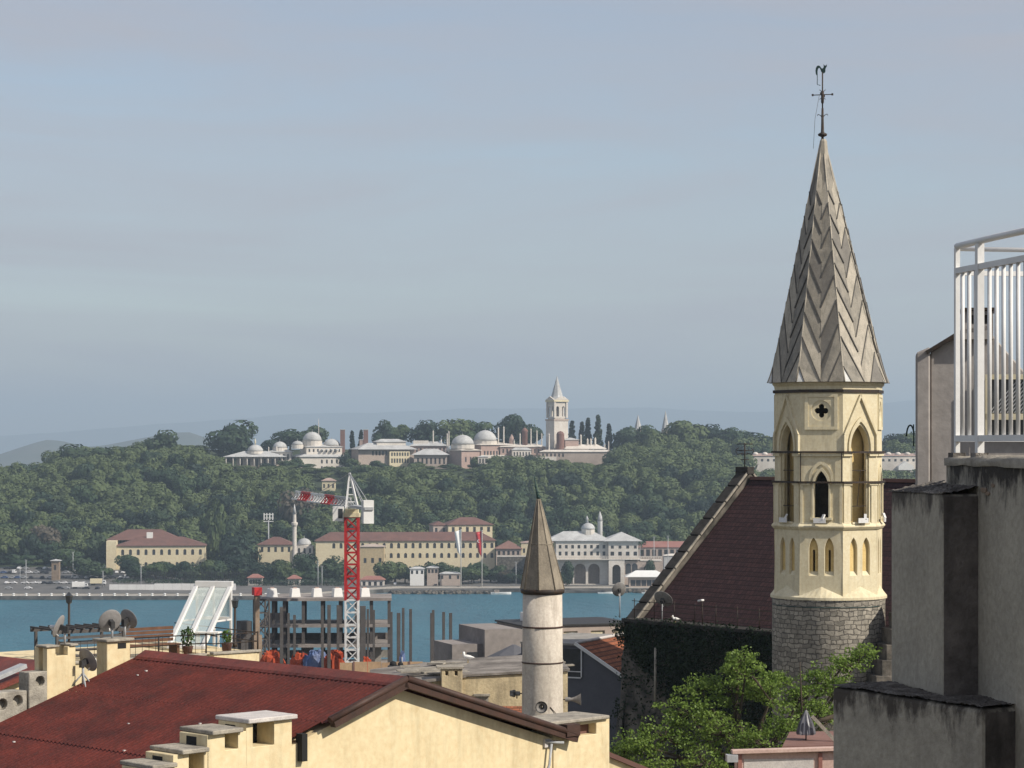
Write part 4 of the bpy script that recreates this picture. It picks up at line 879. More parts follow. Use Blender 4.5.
# ------------------------------------------------------------------ building site: crane, bare frame, steel columns
CD = 300.0; s = CD/F; q = V(Xp(352,CD),CD,TN(0,CD)-.3); cr = thing('tower_crane', 'red and white lattice tower crane standing over the building site', 'crane', q, 0)
def cz_(py): return Zp(py,CD)-q.z
def lattice(mb, z0, z1, w, step, r, mi=0):
    k = max(1, round((z1-z0)/step)); h = w/2; c = [(-h,-h),(h,-h),(h,h),(-h,h)]
    for x,y in c: mb.bar((x,y,z0),(x,y,z1),r*1.6,r*1.6,mi)
    for i in range(k):
        a, b = z0+(z1-z0)*i/k, z0+(z1-z0)*(i+1)/k
        for j in range(4):
            p, p2 = c[j], c[(j+1)%4]
            mb.bar((*p,a),(*p2,b) if (i+j)%2 else (*p2,b),r,r,mi) if i%2 else mb.bar((*p2,a),(*p,b),r,r,mi)
            mb.bar((*p,b),(*p2,b),r,r,mi)
a = MB(); lattice(a, 0, cz_(600), 1.55, 1.55, .13); a.build('lower_mast', M['white_paint'], cr)
a = MB(); lattice(a, cz_(600)+.01, cz_(517), 1.55, 1.5, .18); a.build('upper_mast', M['red_paint'], cr)
a = MB(); a.box(-1.0,1.0,-1.0,1.0,cz_(517)+.01,cz_(513)); a.box(-.8,.8,-.8,.8,cz_(513)+.01,cz_(509)); a.build('slewing_ring', M['cream'], cr)
zj = cz_(507); jd = V(-10.9,45,0).normalized(); js = V(jd.y,-jd.x,0)
a = MB(); ap = V(-.3,0,cz_(473)); 
for sx in (-1,1):
    for sy in (-1,1): a.bar(V(sx*.75,sy*.75,cz_(509)), ap, .2)
for tt in (.2,.4,.6,.8):
    w = .75*(1-tt); z_ = cz_(509)+(ap.z-cz_(509))*tt
    for p, p2 in (((-w,-w),(w,-w)),((w,-w),(w,w)),((w,w),(-w,w)),((-w,w),(-w,-w))): a.bar((p[0]-.3*tt,p[1],z_),(p2[0]-.3*tt,p2[1],z_),.1)
a.build('cat_head', M['white_paint'], cr)
def jib(l0, l1, m):
    a = MB(); st = 2.4; n = max(1,round((l1-l0)/st)); hh = 1.05
    for i in range(n):
        p0, p1 = jd*(l0+(l1-l0)*i/n), jd*(l0+(l1-l0)*(i+1)/n); b = V(0,0,zj)
        for o in (js*.6, -js*.6): a.bar(p0+b+o, p1+b+o, .16); a.bar(p0+b+o, (p0+p1)/2+b+V(0,0,hh), .10); a.bar((p0+p1)/2+b+V(0,0,hh), p1+b+o, .10)
        a.bar(p0+b-js*.6, p1+b+js*.6, .14); a.bar(p0+b+V(0,0,hh), p1+b+V(0,0,hh), .24)
    return a.build('jib_section', m, cr)
for l0, l1, m in ((1,13,'galv'),(13,21,'red_paint'),(21,33,'white_paint'),(33,42,'red_paint'),(42,47.5,'white_paint')): jib(l0, l1-.02, M[m])
a = MB(); a.bar(-jd*.8+V(0,0,zj+.1), -jd*12+V(0,0,zj+.1), 1.1, .35); a.build('counter_jib', M['galv'], cr)
cw = -jd*11.4+V(0,0,zj); a = MB()
for k in range(3): a.bar(cw+jd*(k*.55-.2)+V(0,0,-1.7), cw+jd*(k*.55-.2)+V(0,0,1.1), 1.25, .45, up=jd)
a.build('counterweight', M['far_white'], cr)
a = MB()
for o in (-.35,.35): a.tube([ap, cw+js*o+V(0,0,.3)], .05, 5); a.tube([ap, -jd*6+js*o+V(0,0,zj+.2)], .05, 5)
a.tube([ap, jd*28+V(0,0,zj+1.0)], .05, 5); a.build('stay_cable', M['galv'], cr)
cc = V(-1.55,-.9,cz_(514)); a = MB(); a.box(cc.x-.75,cc.x+.55,cc.y-.7,cc.y+.9,cc.z-.85,cc.z+.95); c = a.build('cab', M['far_white'], cr)
a = MB(); a.box(cc.x-.05,cc.x+.5,cc.y-.73,cc.y-.702,cc.z-.5,cc.z+.7); a.build('cab_window', M['glass_dark'], c)
# bare frame
q = V(Xp(262,305),305,TN(0,305)-.3); s = 305/F; bf = thing('building_frame', 'unfinished concrete building frame of bare slabs and columns on the waterfront', 'building', q, R(3))
def fx(px): return (px-262)*s
def fz(py): return Zp(py,305)-q.z
for py in (599.5, 626, 646, 667, 690):
    if fz(py) < 1: continue
    a = MB(); a.box(fx(260),fx(391.5),0,9,fz(py)-.22,fz(py)+.14); a.build('slab', M['far_concrete'], bf)
for px in (273,284,303,322,340,356,371,389):
    for y in (.6,8): a = MB(); a.box(fx(px)-.2,fx(px)+.2,y-.2,y+.2,0,fz(601.5)); a.build('column', M['rust_steel'], bf)
a = MB(); a.box(fx(262.5),fx(280),3.8,4.0,fz(623)+.0,fz(615)); a.box(fx(262.5),fx(391),8.6,8.8,fz(645),fz(638.5)); a.build('parapet_wall', M['far_concrete'], bf)
a = MB(); a.box(fx(262.5),fx(391),7.0,7.15,fz(663),fz(655)); a.box(fx(300),fx(312),4,6,0,fz(648)); a.box(fx(372),fx(381),4,6,fz(666),fz(648)); a.build('partition', M['concrete'], bf)
for k, px in enumerate((271,294,316,336.5,364)):
    t = thing('water_tank', ['white rooftop tank, leftmost of the row on the bare frame','white rooftop tank, second from the left on the bare frame','white rooftop tank, middle of the row on the bare frame','white rooftop tank just left of the crane mast','white rooftop tank just right of the crane mast'][k], 'tank', q+Matrix.Rotation(R(3),3,'Z')@V(fx(px),2.5,fz(599.5)+.14), R(20), 'white tanks on the roof slab')
    a = MB(); a.add([(-.62,-.6,0),(.62,-.6,0),(.62,.6,0),(-.62,.6,0),(-.5,-.48,1.12),(.5,-.48,1.12),(.5,.48,1.12),(-.5,.48,1.12)], [(0,3,2,1),(4,5,6,7),(0,1,5,4),(1,2,6,5),(2,3,7,6),(3,0,4,7)]); a.build('body', M['far_white'], t, bevel=.04)
    a = MB(); a.box(-.25,.25,-.2,.2,1.121,1.25); a.build('lid', M['palace_pink'], t)
hm_ = thing('hoist_mast', 'tall brown builders hoist shaft with a red top beside the bare frame', 'hoist', V(Xp(257,299),299,TN(0,299)-.3), R(25)); z9 = Zp(593,299)-TN(0,299)
a = MB(); a.box(-.55,.5,-.5,.5,0,z9-4.9); a.box(-.3,.25,-.3,.3,z9-4.89,z9); a.build('shaft', M['shaft'], hm_)
a = MB(); lattice(a, 0, z9-.6, 1.5, 1.6, .12); [None for _ in ()]; o = a.build('lattice', M['rust_steel'], hm_); o.location = (.9,.9,0)
a = MB(); a.box(-.5,.5,-.5,.5,z9+.01,z9+1.0); a.build('hoist_cap', M['red_paint'], hm_)
a = MB(); a.box(-2.0,-.6,.2,2,0,z9-3.2); a.box(-2.6,-2.003,.6,2,0,z9-5); a.build('side_wall', M['rust_steel'], hm_)
cols = [(281.5,607,1.5),(288.5,613,1.1),(294.5,615,1.2),(322.5,611,1.1),(329,605,1.5),(338,605,1.2),(361.7,606,1.4),(364.3,606,1.2),(367.8,609,1),(373.8,610,1),(391.3,612,1.1),(398.6,613,1.5),(403.2,608,1.1),(410.6,609,1.2),(431.6,613,1.2),(433.2,610,1.1),(443.6,612,1.2),(450.6,613,1.3)]
for k, (px, py, w) in enumerate(cols):
    D = 285 + (k*37 % 11); z0 = TN(0,D)-.3; h = Zp(py,D)-z0; a = MB(); w_ = w*.135
    a.box(-w_,w_,-w_*.9,-w_*.6,0,h); a.box(-w_,w_,w_*.6,w_*.9,0,h); a.box(-w_*.25,w_*.25,-w_*.599,w_*.599,0,h); a.box(-w_*1.6,w_*1.6,-w_*1.6,w_*1.6,-.05,.12) if False else None
    o = a.build('steel_column', M['rust_steel'], None); o.location = (Xp(px,D),D,z0); o.rotation_euler = (0,0,R(8))
    tag(o, 'bare rust brown steel column standing upright on the building site', 'column', 'steel columns on the building site')
fD = 268; q = V(Xp(445,fD),fD,TN(0,fD)-.3); zt = Zp(662,fD)-q.z; t = thing('site_hoarding', 'long tan plywood hoarding round the building site below the steel columns', 'hoarding', q, R(2))
for k in range(17):
    x = Xp(340,fD)-q.x+k*1.55; a = MB(); a.box(x,x+1.5,0,.08,0,zt+(.05 if k%3 else -.04)); a.build('panel', M['hoard'], t)
    if k % 4 == 1: b = MB(); b.box(x-.1,x+.1,-.06,-.002,0,zt+.1); b.build('post', M['palace_brick'], t)
# heaps of netting and material in front of the frame
def heap(px, py, w, h, D, m, label, name='site_heap', cat='netting'):
    z = Zp(py,D); g0 = TN(0,D)-.3; r_ = random.Random(int(px)); a = MB(); n, k = 22, 7; vs = []; h *= .8; w *= .85
    for j in range(k):
        f = j/(k-1); hh = z + h*(1-(1-f)**2)
        for i in range(n): an = 2*math.pi*i/n; rr = w*(1-f*.75)*(1+r_.uniform(-.35,.3)); vs.append((rr*math.cos(an), rr*.6*math.sin(an), hh-g0+r_.uniform(-.22,.22)*h if j else 0))
    a.add(vs, [(i+j*n,(i+1)%n+j*n,(i+1)%n+(j+1)*n,i+(j+1)*n) for j in range(k-1) for i in range(n)]); a.add(vs[-n:], [tuple(range(n))])
    o = a.build(name, M[m]); o.location = (Xp(px,D),D,g0); tag(o, label, cat); return o
heap(272,665,2.0,2.0,294,'orange_tarp','heap of orange safety netting at the left end of the building site')
heap(300,664,1.6,1.6,293,'orange_tarp','small heap of orange netting between steel columns')
heap(316,664,1.9,1.9,292,'blue_tarp','blue grey tarpaulin heap between the orange netting piles', 'tarpaulin', 'tarpaulin')
heap(334,664,1.7,1.9,291,'orange_tarp','orange netting heap just left of the crane mast')
heap(365,664,1.0,1.0,290,'orange_tarp','low orange heap just right of the crane mast')
heap(402.5,663,.45,1.6,284,'blue_tarp','blue sheet wrapped round the foot of a steel column', 'tarpaulin', 'tarpaulin')
# dark machine at the hoarding
q = P(397, 668, 240); g0 = TN(0,240)-.3; t = thing('generator', 'dark site generator with a crumpled cover beside the hoarding', 'machine', (q.x,q.y,g0), R(10)); z_ = q.z-g0
a = MB(); a.box(-.9,.8,-.4,.4,0,z_+.25); a.build('housing', M['dark_steel'], t, bevel=.05); a = MB(); a.lathe([(.4,z_+.26),(.3,z_+.6),(.1,z_+.7)],-.4,0,7); a.lathe([(.3,z_+.26),(.25,z_+.5),(.05,z_+.65)],.35,0,7); a.build('cover', M['rubber'], t)
a = MB(); a.tube([(.5,0,z_+.2),(.5,0,z_+1.1)],.06,8); a.build('exhaust', M['galv'], t)

# ------------------------------------------------------------------ weathered concrete building on the right
d = V(.2,-.98,0).normalized(); n_ = V(-.98,-.2,0).normalized()      # along the wall towards us; outward
A = V(2.155,12.0,0); Wp = A - n_*.186                               # pier corner, main wall plane
def pz(v): return (v.x, v.y)
g0 = TN(2,12)-.3
cb = thing('concrete_building', 'weathered grey concrete building with a stained corner pier at the right edge', 'building', (0,0,0), 0)
w0, w1 = Wp - d*.42, Wp + d*7.5; dep = -n_*6
a = MB(); a.prism([pz(w0),pz(w1),pz(w1+dep),pz(w0+dep)], g0, 79.90); a.build('wall', M['conc_wall'], cb)
# crumbling top course: displaced grid
r_ = random.Random(9)
cap_ = MB(); n = 60; vs = []
for i in range(n+1):
    p = w0 + (w1-w0)*i/n
    for off, zz in ((.012,79.895),(.02,79.925),(-.05,79.945),(-.30,79.94),(-.36,79.90)):
        vs.append((p.x+n_.x*(off+r_.uniform(-.008,.008)), p.y+n_.y*off, zz+r_.uniform(-.008,.008)))
cap_.add(vs, [(5*i+k,5*i+k+1,5*i+k+6,5*i+k+5) for i in range(n) for k in range(4)], 0, True); cap_.build('parapet_top', M['cap_stone'], cb)
pL = A - d*.735; zt = 79.755; zb = 78.74
a = MB(); a.prism([pz(A),pz(pL),pz(pL-n_*.32),pz(A-n_*.19)], zb, zt); a.build('pier', M['conc_pier'], cb, bevel=.012, seg=2)
a = MB(); vs = []; ns, nc = 60, 16                                    # sloping mortar on the pier, broken and black with mould
for i in range(ns+1):
    for j in range(nc+1):
        p = A + d*.012 - d*.76*i/ns; q_ = p - n_*(.25*j/nc) + n_*.008; vs.append((q_.x, q_.y, zt+.004+.05*(j/nc)**1.2+.003*math.sin(i*.37+j*.6)+r_.uniform(-.006,.006)*(1 if j else .6)))
a.add(vs, [(i*(nc+1)+j,i*(nc+1)+j+1,(i+1)*(nc+1)+j+1,(i+1)*(nc+1)+j) for i in range(ns) for j in range(nc)], 0, False)
a.add([vs[i*(nc+1)] for i in range(ns+1)] + [(vs[i*(nc+1)][0],vs[i*(nc+1)][1],zt-.0) for i in range(ns+1)], [(i,i+1,i+ns+2,i+ns+1) for i in range(ns)])
a.build('pier_top', M['mould'], cb)
bc, bl = V(2.25,11.49,0), V(1.673,12.55,0); bp_ = V(.878,.478,0)
zb2 = 78.735
a = MB(); a.prism([pz(bc),pz(bl),pz(bl+bp_*1.1),pz(bc+bp_*.6)], g0, zb2); a.build('lower_block', M['conc_block'], cb, bevel=.02, seg=2)
e_ = V(.98,.2,0); f_ = -e_.cross(V(0,0,1)); a = MB(); p = A - n_*.004 + d*.001; a.prism([pz(p+d*.004),pz(p-n_*.18+d*.004),pz(p-n_*.18),pz(p)], zb, zt-.012); a.build('dark_side_skin', M['dark_concrete'], cb); p = bc + bp_*.02; dd_ = V(.478,-.878,0); a = MB(); a.prism([pz(p+dd_*.004),pz(p+bp_*.3+dd_*.004),pz(p+bp_*.3),pz(p)], g0, zb2-.02); a.build('dark_side_skin', M['dark_concrete'], cb)  # thin darker mottled skins over the right faces of pier and block
a = MB(); vs = []; ns, nc = 90, 30
for i in range(ns+1):
    for j in range(nc+1):
        p = bc.lerp(bl, i/ns) + bp_*(1.0*j/nc*(1 if i > 12 else .6)) - bp_*.006; vs.append((p.x,p.y,zb2+.012+.003*math.sin(i*.21+j*.3)+r_.uniform(-.004,.005)))
a.add(vs, [(i*(nc+1)+j,i*(nc+1)+j+1,(i+1)*(nc+1)+j+1,(i+1)*(nc+1)+j) for i in range(ns) for j in range(nc)], 0, False); a.build('block_top', M['mould'], cb)
r_ = random.Random(14); a = MB(); o_ = Wp + d*.03 + n_*.006
for cx_, cz__, w_, h_ in ((.05,79.775,.045,.016),(.10,79.76,.03,.011),(.165,79.80,.02,.012)):
    pts = [o_ + d*(cx_+w_*math.cos(t_)*r_.uniform(.7,1.1)) + V(0,0,cz__+h_*math.sin(t_)*r_.uniform(.7,1.1)) for t_ in np.linspace(0,5.6,9)]; a.extr(pts, -n_*.02)
a.build('exposed_brick', M['shaft'], cb)
# white railing
q0 = V(Xp(957,12.45),12.45,0); zR0, zR1 = 79.965, 81.03
t = thing('balcony_railing', 'white painted metal railing with vertical bars on top of the concrete wall', 'railing', (q0.x,q0.y,79.93), math.atan2(d.y,d.x))
e = -n_; er = Matrix.Rotation(-math.atan2(d.y,d.x),3,'Z') @ e       # the return side
Hh = zR1-79.93; z2 = Zp(271,12.45)-79.93; z1 = Zp(438.5,12.45)-79.93
a = MB(); a.tube([(0,0,Hh),(.5,0,Hh+.006),(4,0,Hh+.01)], .017, 10); a.build('top_rail', M['white_paint'], t)
a = MB(); a.bar((0,0,z2),(4,0,z2),.028,.03); a.bar((0,0,z1),(4,0,z1),.03,.032); a.build('rail', M['white_paint'], t)
a = MB(); a.bar((0,0,.0),(0,0,Hh-.01),.024,.024,up=(1,0,0)); a.build('post', M['white_paint'], t)
a = MB(); a.bar((.30,0,-.0),(.30,0,Hh-.01),.036,.036,up=(1,0,0)); a.build('post', M['white_paint'], t)
for p_ in (0,.30):
    a = MB(); a.box(p_-.05,p_+.05,-.05,.05,-.012,.0); a.box(p_-.035,p_+.035,-.035,.035,.001,.03); a.build('foot_plate', M['mould'], t)
for k in range(36):
    x = .088*k+.075
    if abs(x-.30) < .045: continue
    a = MB(); a.tube([(x,0,z1),(x,0,z2)], .0115, 8); a.build('baluster', M['white_paint'], t)
ee = er*3.0
a = MB(); a.tube([(0,0,Hh-.012),(ee.x,ee.y,Hh-.012)], .012, 8); a.bar((0,0,z2-.01),(ee.x,ee.y,z2-.01),.025,.025); a.bar((0,0,z1-.004),(ee.x,ee.y,z1-.004),.025,.025); a.build('return_rail', M['white_paint'], t)
a = MB(); a.bar((ee.x,ee.y,-.1),(ee.x,ee.y,Hh),.04,.04,up=(1,0,0)); a.build('post', M['white_paint'], t)
# neighbouring rooftop wall behind the railing
ND = 19.0; q = V(Xp(916,ND),ND,TN(3,ND)-.3); na = R(-9); t = thing('rooftop_wall', 'pinkish grey rendered building end with a sloping top and a chimney, behind the railing', 'building', q, na)
def nz2(py): return Zp(py,ND)-q.z
def nx(px): return (px-916)/F*ND*1.02
a = MB(); a.extr([(nx(930),0,0),(nx(1200),0,0),(nx(1200),0,nz2(372)),(nx(1020),0,nz2(372)),(nx(985),0,nz2(330)),(nx(957),0,nz2(334)),(nx(930),0,nz2(352))], (0,4,0)); a.build('wall', M['pink_wall'], t, bevel=.01)
a = MB(); a.extr([(nx(916),-.05,0),(nx(929.5),-.05,0),(nx(929.5),-.05,nz2(347)),(nx(916),-.05,nz2(353))], (0,.5,0)); a.build('end_pier', M['pink_wall'], t, bevel=.012)
a = MB(); a.bar((nx(926),-.02,nz2(353)),(nx(958),-.02,nz2(333)),.12,.03); a.bar((nx(958),-.02,nz2(333)),(nx(985),-.02,nz2(329)),.12,.03); a.build('flashing', M['iron'], t)
a = MB(); a.holed((0,-.08,0),(1,0,0),(0,0,1), rect(nx(962),nx(990),nz2(340),nz2(312)), [rect(nx(967),nx(973),nz2(325),nz2(316)), rect(nx(979),nx(985),nz2(325),nz2(316))], .1); a.box(nx(962),nx(990),.021,.4,nz2(340),nz2(312.5)); c = a.build('chimney', M['pink_wall'], t)
a = MB(); a.box(nx(959),nx(993),-.12,.44,nz2(312)+.004,nz2(309)); a.build('cap', M['iron'], c)
x0, x1 = nx(986), nx(1075); a = MB(); a.box(x0,x1,-.05,-.006,nz2(438),nz2(377)); w_ = a.build('window', M['glass_dark'], t)
a = MB(); a.box(x0-.03,x1,-.09,-.052,nz2(380),nz2(375)); a.box(x0-.03,x1,-.09,-.052,nz2(420),nz2(414)); a.box(x0-.03,x0,-.09,-.052,nz2(440),nz2(380)-.001); a.build('frame', M['cream'], w_)
a = MB()
for k in range(26):
    xa = x0+k*.028; 
    if xa+.22 < x1: a.bar((xa,-.06,nz2(413)),(xa+.22,-.06,nz2(381)),.008,.004,up=(0,1,0))
a.build('lattice', M['galv'], w_)
a = MB(); a.tube([(nx(914),.3,nz2(446)),(nx(914),.3,nz2(424))], .005, 5); pl = [(nx(911)-.03*math.cos(i/5), .6, nz2(436)+.09*math.sin(i/5)) for i in range(16)]; a.tube(pl, .007, 5); a.build('aerial_hook', M['patina'], t)

# ------------------------------------------------------------------ broad tree in the lower right, pink house, folded parasol
def branchy_tree(label, loc, blobs, trunk_top, nleaf, size, seed, twigs=True):
    r_ = random.Random(seed); t = thing('broadleaf_tree', label, 'tree', loc); tr = MB(); lf = MB(); tt = V(*trunk_top)
    tr.tube([(0,0,0),(tt.x*.3,tt.y*.3,tt.z*.5),tt], [.34,.26,.2], 10)
    for (c, rad) in blobs:
        c = V(*c); mid = tt.lerp(c,.5)+V(r_.uniform(-.5,.5),r_.uniform(-.4,.4),r_.uniform(-.5,.1)); tr.tube([tt, mid, c], [.13,.08,.035], 7)
        nb = int(17*rad*rad)+11
        for _ in range(nb):
            dd = V(r_.gauss(0,1), r_.gauss(0,1), r_.gauss(.25,.8)).normalized(); e = c + V(dd.x*rad*1.1, dd.y*rad, dd.z*rad*.85)*r_.uniform(.45,1.1)
            tr.tube([c, c.lerp(e,.5)+V(0,0,-.05), e], [.03,.018,.006], 4, cap=False)
            for _k in range(3):
                leafquads(lf, e + V(r_.gauss(0,.2),r_.gauss(0,.2),r_.gauss(0,.13)), nleaf, r_.uniform(.14,.30), size, r_, (1.25,1.25,.55))
    tr.build('trunk', M['trunk'], t, recalc=False); lf.build('crown', M['leaf_near'], t, recalc=False); return t
AD = 92.0; g0 = TN(8,AD)-.3
def bl(px, py, dD=0): p = P(px,py,AD+dD); return p
o = V(Xp(745,AD),AD,g0)
spots = [(745,676,0,.72),(730,690,.6,.8),(770,700,-.6,.8),(700,690,.8,.62),(690,715,.3,.95),(665,738,-.4,.85),(725,735,-1,1.0),(765,745,-1.3,.95),(640,745,-.8,.62),(705,765,-1.6,1.0),(625,752,0,.55),(650,775,-1.4,.95),
         (835,690,1.2,.62),(845,665,2,.5),(818,680,1.6,.5),(800,700,.6,.7),(790,725,-.6,.65),(820,715,.4,.62),(862,655,2.4,.38),(775,680,1.2,.38),(740,660,.3,.34),(855,700,1.4,.5)]
blobs = [((bl(px,py,dD)-o), rad) for px, py, dD, rad in spots]
branchy_tree('broad light green leafy tree in the lower right, in front of the ivy wall', o, [((b.x,b.y,b.z),r) for b,r in blobs], (.2,0,Zp(770,AD)-g0), 19, .062, 21)
tree_near = [x for x in COL.objects if x.name.startswith('broadleaf_tree')][0]
a = MB(); b0, b1, b2, b3 = [bl(*p)-o for p in ((772,742,.2),(790,724,0),(815,722,-.2),(838,715,-.3))]; a.tube([b0,b1,b2,b3],[.14,.12,.11,.08],8); b0,b1,b2 = [bl(*p)-o for p in ((770,700,-1.2),(757,682,-1.2),(752,676,-1.2))]; a.tube([b0,b1,b2],[.03,.05,.04],6); b0,b1=[bl(*p)-o for p in ((802,720,-.2),(800,662,0))]; a.tube([b0,b1],[.05,.02],6); a.build('bough', M['trunk'], tree_near)
PD = 62.0; q = P(737, 753, PD); g0 = TN(5,PD)-.3; t = thing('pink_house', 'pale pink rooftop house with white framed panels at the bottom edge', 'house', (q.x,q.y,g0), R(4)); s = PD/F; zt = q.z-g0
a = MB(); a.box(0,1.9,0,.4,0,zt); a.box(1.903,3.6,0,3,0,zt-.002); a.build('wall', M['pink_plaster'], t)
a = MB(); a.bar((-.15,-.05,zt+.04),(3.7,-.05,zt+.12),.26,.10); a.build('fascia', M['pink_plaster'], t, bevel=.01)
a = MB(); a.extr([(1.2,.1,zt+.1),(3.7,.1,zt+.13),(3.7,2.8,zt+.16),(1.9,2.8,zt+.15)], (0,0,.05)); a.build('roof', M['palace_brick'], t)
for x in (0.02,2.12): a = MB(); a.box(x,x+.1,-.06,-.002,0,zt-.02); a.build('pilaster', M['far_pinktile'], t)
a = MB(); a.box(.18,2.0,-.012,-.002,zt-.62,zt-.16); w_ = a.build('panel', M['white_slab'], t); a = MB(); a.box(1.3,1.98,-.03,-.014,zt-.9,zt-.42); a.build('window', M['glass_dark'], t)
a = MB(); a.box(-.3,-.02,-.3,.0,zt-.2,zt-.02); a.build('bracket', M['galv'], t)
q = V(Xp(806,PD+1.3),PD+1.3,0); q.z = g0+zt+.17; t = thing('parasol', 'folded dark grey striped parasol on the red roof of the pink house', 'parasol', (q.x,q.y,q.z-.1))
a = MB(); prof = []; n = 24; zz = [.25,.3,.55,.75,.86,.9]; rr_ = [.20,.215,.16,.08,.045,.01]; vs = []
for z_, r0_ in zip(zz, rr_):
    for j in range(n): k_ = 1+.22*(1 if j%3==0 else -.5)*(1 if z_ < .8 else 0); vs.append((r0_*k_*math.cos(2*math.pi*j/n), r0_*k_*math.sin(2*math.pi*j/n), z_))
a.add(vs, [(i*n+j,i*n+(j+1)%n,(i+1)*n+(j+1)%n,(i+1)*n+j) for i in range(5) for j in range(n)]); a.f and [a.m.__setitem__(i, 1 if (i % n)%3 == 1 else 0) for i in range(len(a.f))]; a.build('canopy', [M['cloth_grey'], M['galv']], t, recalc=False)
a = MB(); a.tube([(0,0,0),(0,0,.95)], .02, 6); a.build('pole', M['iron'], t)
a = MB(); a.lathe([(.2,0),(.2,.05),(.05,.07)],0,0,12); a.build('base', M['concrete'], t)
t = thing('roof_strut', 'slanting grey timber strut beside the folded parasol', 'strut', P(842,748,PD+1)); a = MB(); z_ = P(812,716,PD+1)-P(842,748,PD+1); a.bar((0,0,0),z_,.09,.09); a.build('beam', M['cap_stone'], t); a = MB(); a.box(-.06,.06,-.06,.06,-.12,.0); a.build('bracket', M['iron'], t)
q = P(615,752,58); g0 = TN(3,58)-.3; t = thing('brown_roof_house', 'low house with a brown tiled eave at the right foot of the yellow chimney', 'house', (q.x,q.y,g0), R(20)); z_ = q.z-g0
a = MB(); a.extr([(-.4,-.5,z_+.1),(1.6,-.5,z_-.75),(1.6,-.5,z_-.87),(-.4,-.5,z_-.02)], (0,3,0)); a.build('roof', M['far_tile'], t); a = MB(); a.extr([(-.35,-.4,0),(1.4,-.4,0),(1.4,-.4,z_-.8),(-.35,-.4,z_-.05)], (0,2.8,0)); a.build('wall', M['yellow_plaster'], t)
base_ = V(Wp.x, Wp.y, g0 if False else TN(2,12)-.3); cb.location = base_
for c in cb.children: c.location = -base_
# ------------------------------------------------------------------ far shore and palace: builders
WIN = {}
def window(parent, x, z, w, h, y=.22, m='far_window', arched=False):
    k = (round(w,2), round(h,2), m, arched)
    if k not in WIN:
        mb = MB()
        if arched: mb.extr([(a, 0, b) for a, b in rarch(w/2, 0, h-w/2, 6)], (0,.12,0))
        else: mb.box(-w/2,w/2,0,.12,0,h)
        WIN[k] = mb.build('window', M[m], parent); o = WIN[k]
    else: o = WIN[k].copy(); COL.objects.link(o); o.parent = parent
    o.location = (x,y,z); return o
def block(t, x0, x1, y0, y1, z0, z1, m, rows=(), name='wall', wins=True, arched=False, wm='far_window'):
    holes = []
    for zl_, zh, xs_, w in rows:
        for x in xs_: holes.append(rarch(w/2, zl_, zh-w/2, 6, x) if arched else rect(x-w/2,x+w/2,zl_,zh))
    mb = MB(); mb.holed((0,y0,0),(1,0,0),(0,0,1), rect(x0,x1,z0,z1), holes, .4)
    mb.box(x0,x1,y0+.401,y1,z0,z1-.003); o = mb.build(name, m, t)
    if wins:
        for zl_, zh, xs_, w in rows:
            for x in xs_: window(t, x, zl_, w, zh-zl_, y0+.22, wm, arched)
    return o
def far(name, label, cat, px, D, group=None, rz=0, z=None):
    x = Xp(px,D); z0 = (TF(x,D) if z is None else z) - .6
    t = thing(name, label, cat, (x,D,z0), rz, group)
    return t, (lambda p: Xp(p,D)-x), (lambda p: Zp(p,D)-z0)
def chim(t, x, y, z0, z1, w, m='palace_white', cone=True):
    a = MB(); a.lathe([(w*.7,z0),(w*.6,z1-.9*w*2),(w*.75,z1-.9*w*2+.1),(w*.7,z1-w*1.4),(.05 if cone else w*.6,z1)], x, y, 8, R(22.5), 0, False); return a.build('chimney', M[m], t)
def pdome(t, x, y, z, r, h, drum=0, m='far_lead', fin=True, dm='palace_white'):
    if drum: a = MB(); a.lathe([(r*1.06,z-drum),(r*1.06,z-.1),(r*1.1,z)], x, y, 16, 0, 0, False); a.build('drum', M[dm], t)
    a = MB(); a.dome(x,y,z,r,h,20); o = a.build('dome', M[m], t)
    if fin: a = MB(); a.lathe([(.18,z+h-.1),(.3,z+h+.35),(.1,z+h+.6),(.03,z+h+1.9)], x, y, 8); a.build('finial', M['far_lead'], o)
    return o
def lin(a, b, n): return list(np.linspace(a,b,n)) if n > 1 else [(a+b)/2]

# --- palace on the ridge
D = 1690
t, X, Z = far('domed_kiosk', 'open columned palace kiosk with wide pale eaves and a small dome, leftmost on the ridge', 'kiosk', 254, D, 'palace buildings')
block(t, X(236), X(276), 3, 14, 0, Z(457), M['palace_stone'], [(Z(468),Z(459),lin(X(241),X(272),5),1.6)])
a = MB(); a.hip(X(224),X(284),0,16,Z(457),4.2,.6,14); r0 = a.build('roof', M['far_lead'], t)
for k in range(9): a = MB(); a.lathe([(.32,0),(.3,Z(457))], X(226)+k*(X(282)-X(226))/8, .4, 8); a.build('column', M['palace_white'], t)
a = MB(); a.box(X(225),X(283),.2,12,0,Z(472)); a.build('terrace', M['palace_stone'], t)
pdome(t, X(254), 8, Z(451), 5.6, 4.4, 2.0); a = MB(); a.lathe([(.5,Z(446)),(.4,Z(443)),(.7,Z(442.5)),(.1,Z(438.5))], X(254), 8, 8); a.build('lantern', M['cream'], t)
D = 1705
t, X, Z = far('small_domed_pavilion', 'low palace pavilion with one small pale dome right of the columned kiosk', 'pavilion', 279, D, 'palace buildings')
block(t, X(268), X(291), 0, 12, 0, Z(452), M['palace_white'], [(Z(460),Z(454),lin(X(271),X(288),5),1.1)])
a = MB(); a.hip(X(268),X(291),0,12,Z(452),2.2,.8); a.build('roof', M['far_lead'], t); pdome(t, X(279), 6, Z(447.5), 5, 4.2, 2.6)
chim(t, X(276.5), 1, Z(452), Z(446), .8); chim(t, X(268.5), 1, Z(452), Z(446.5), .6)
D = 1698
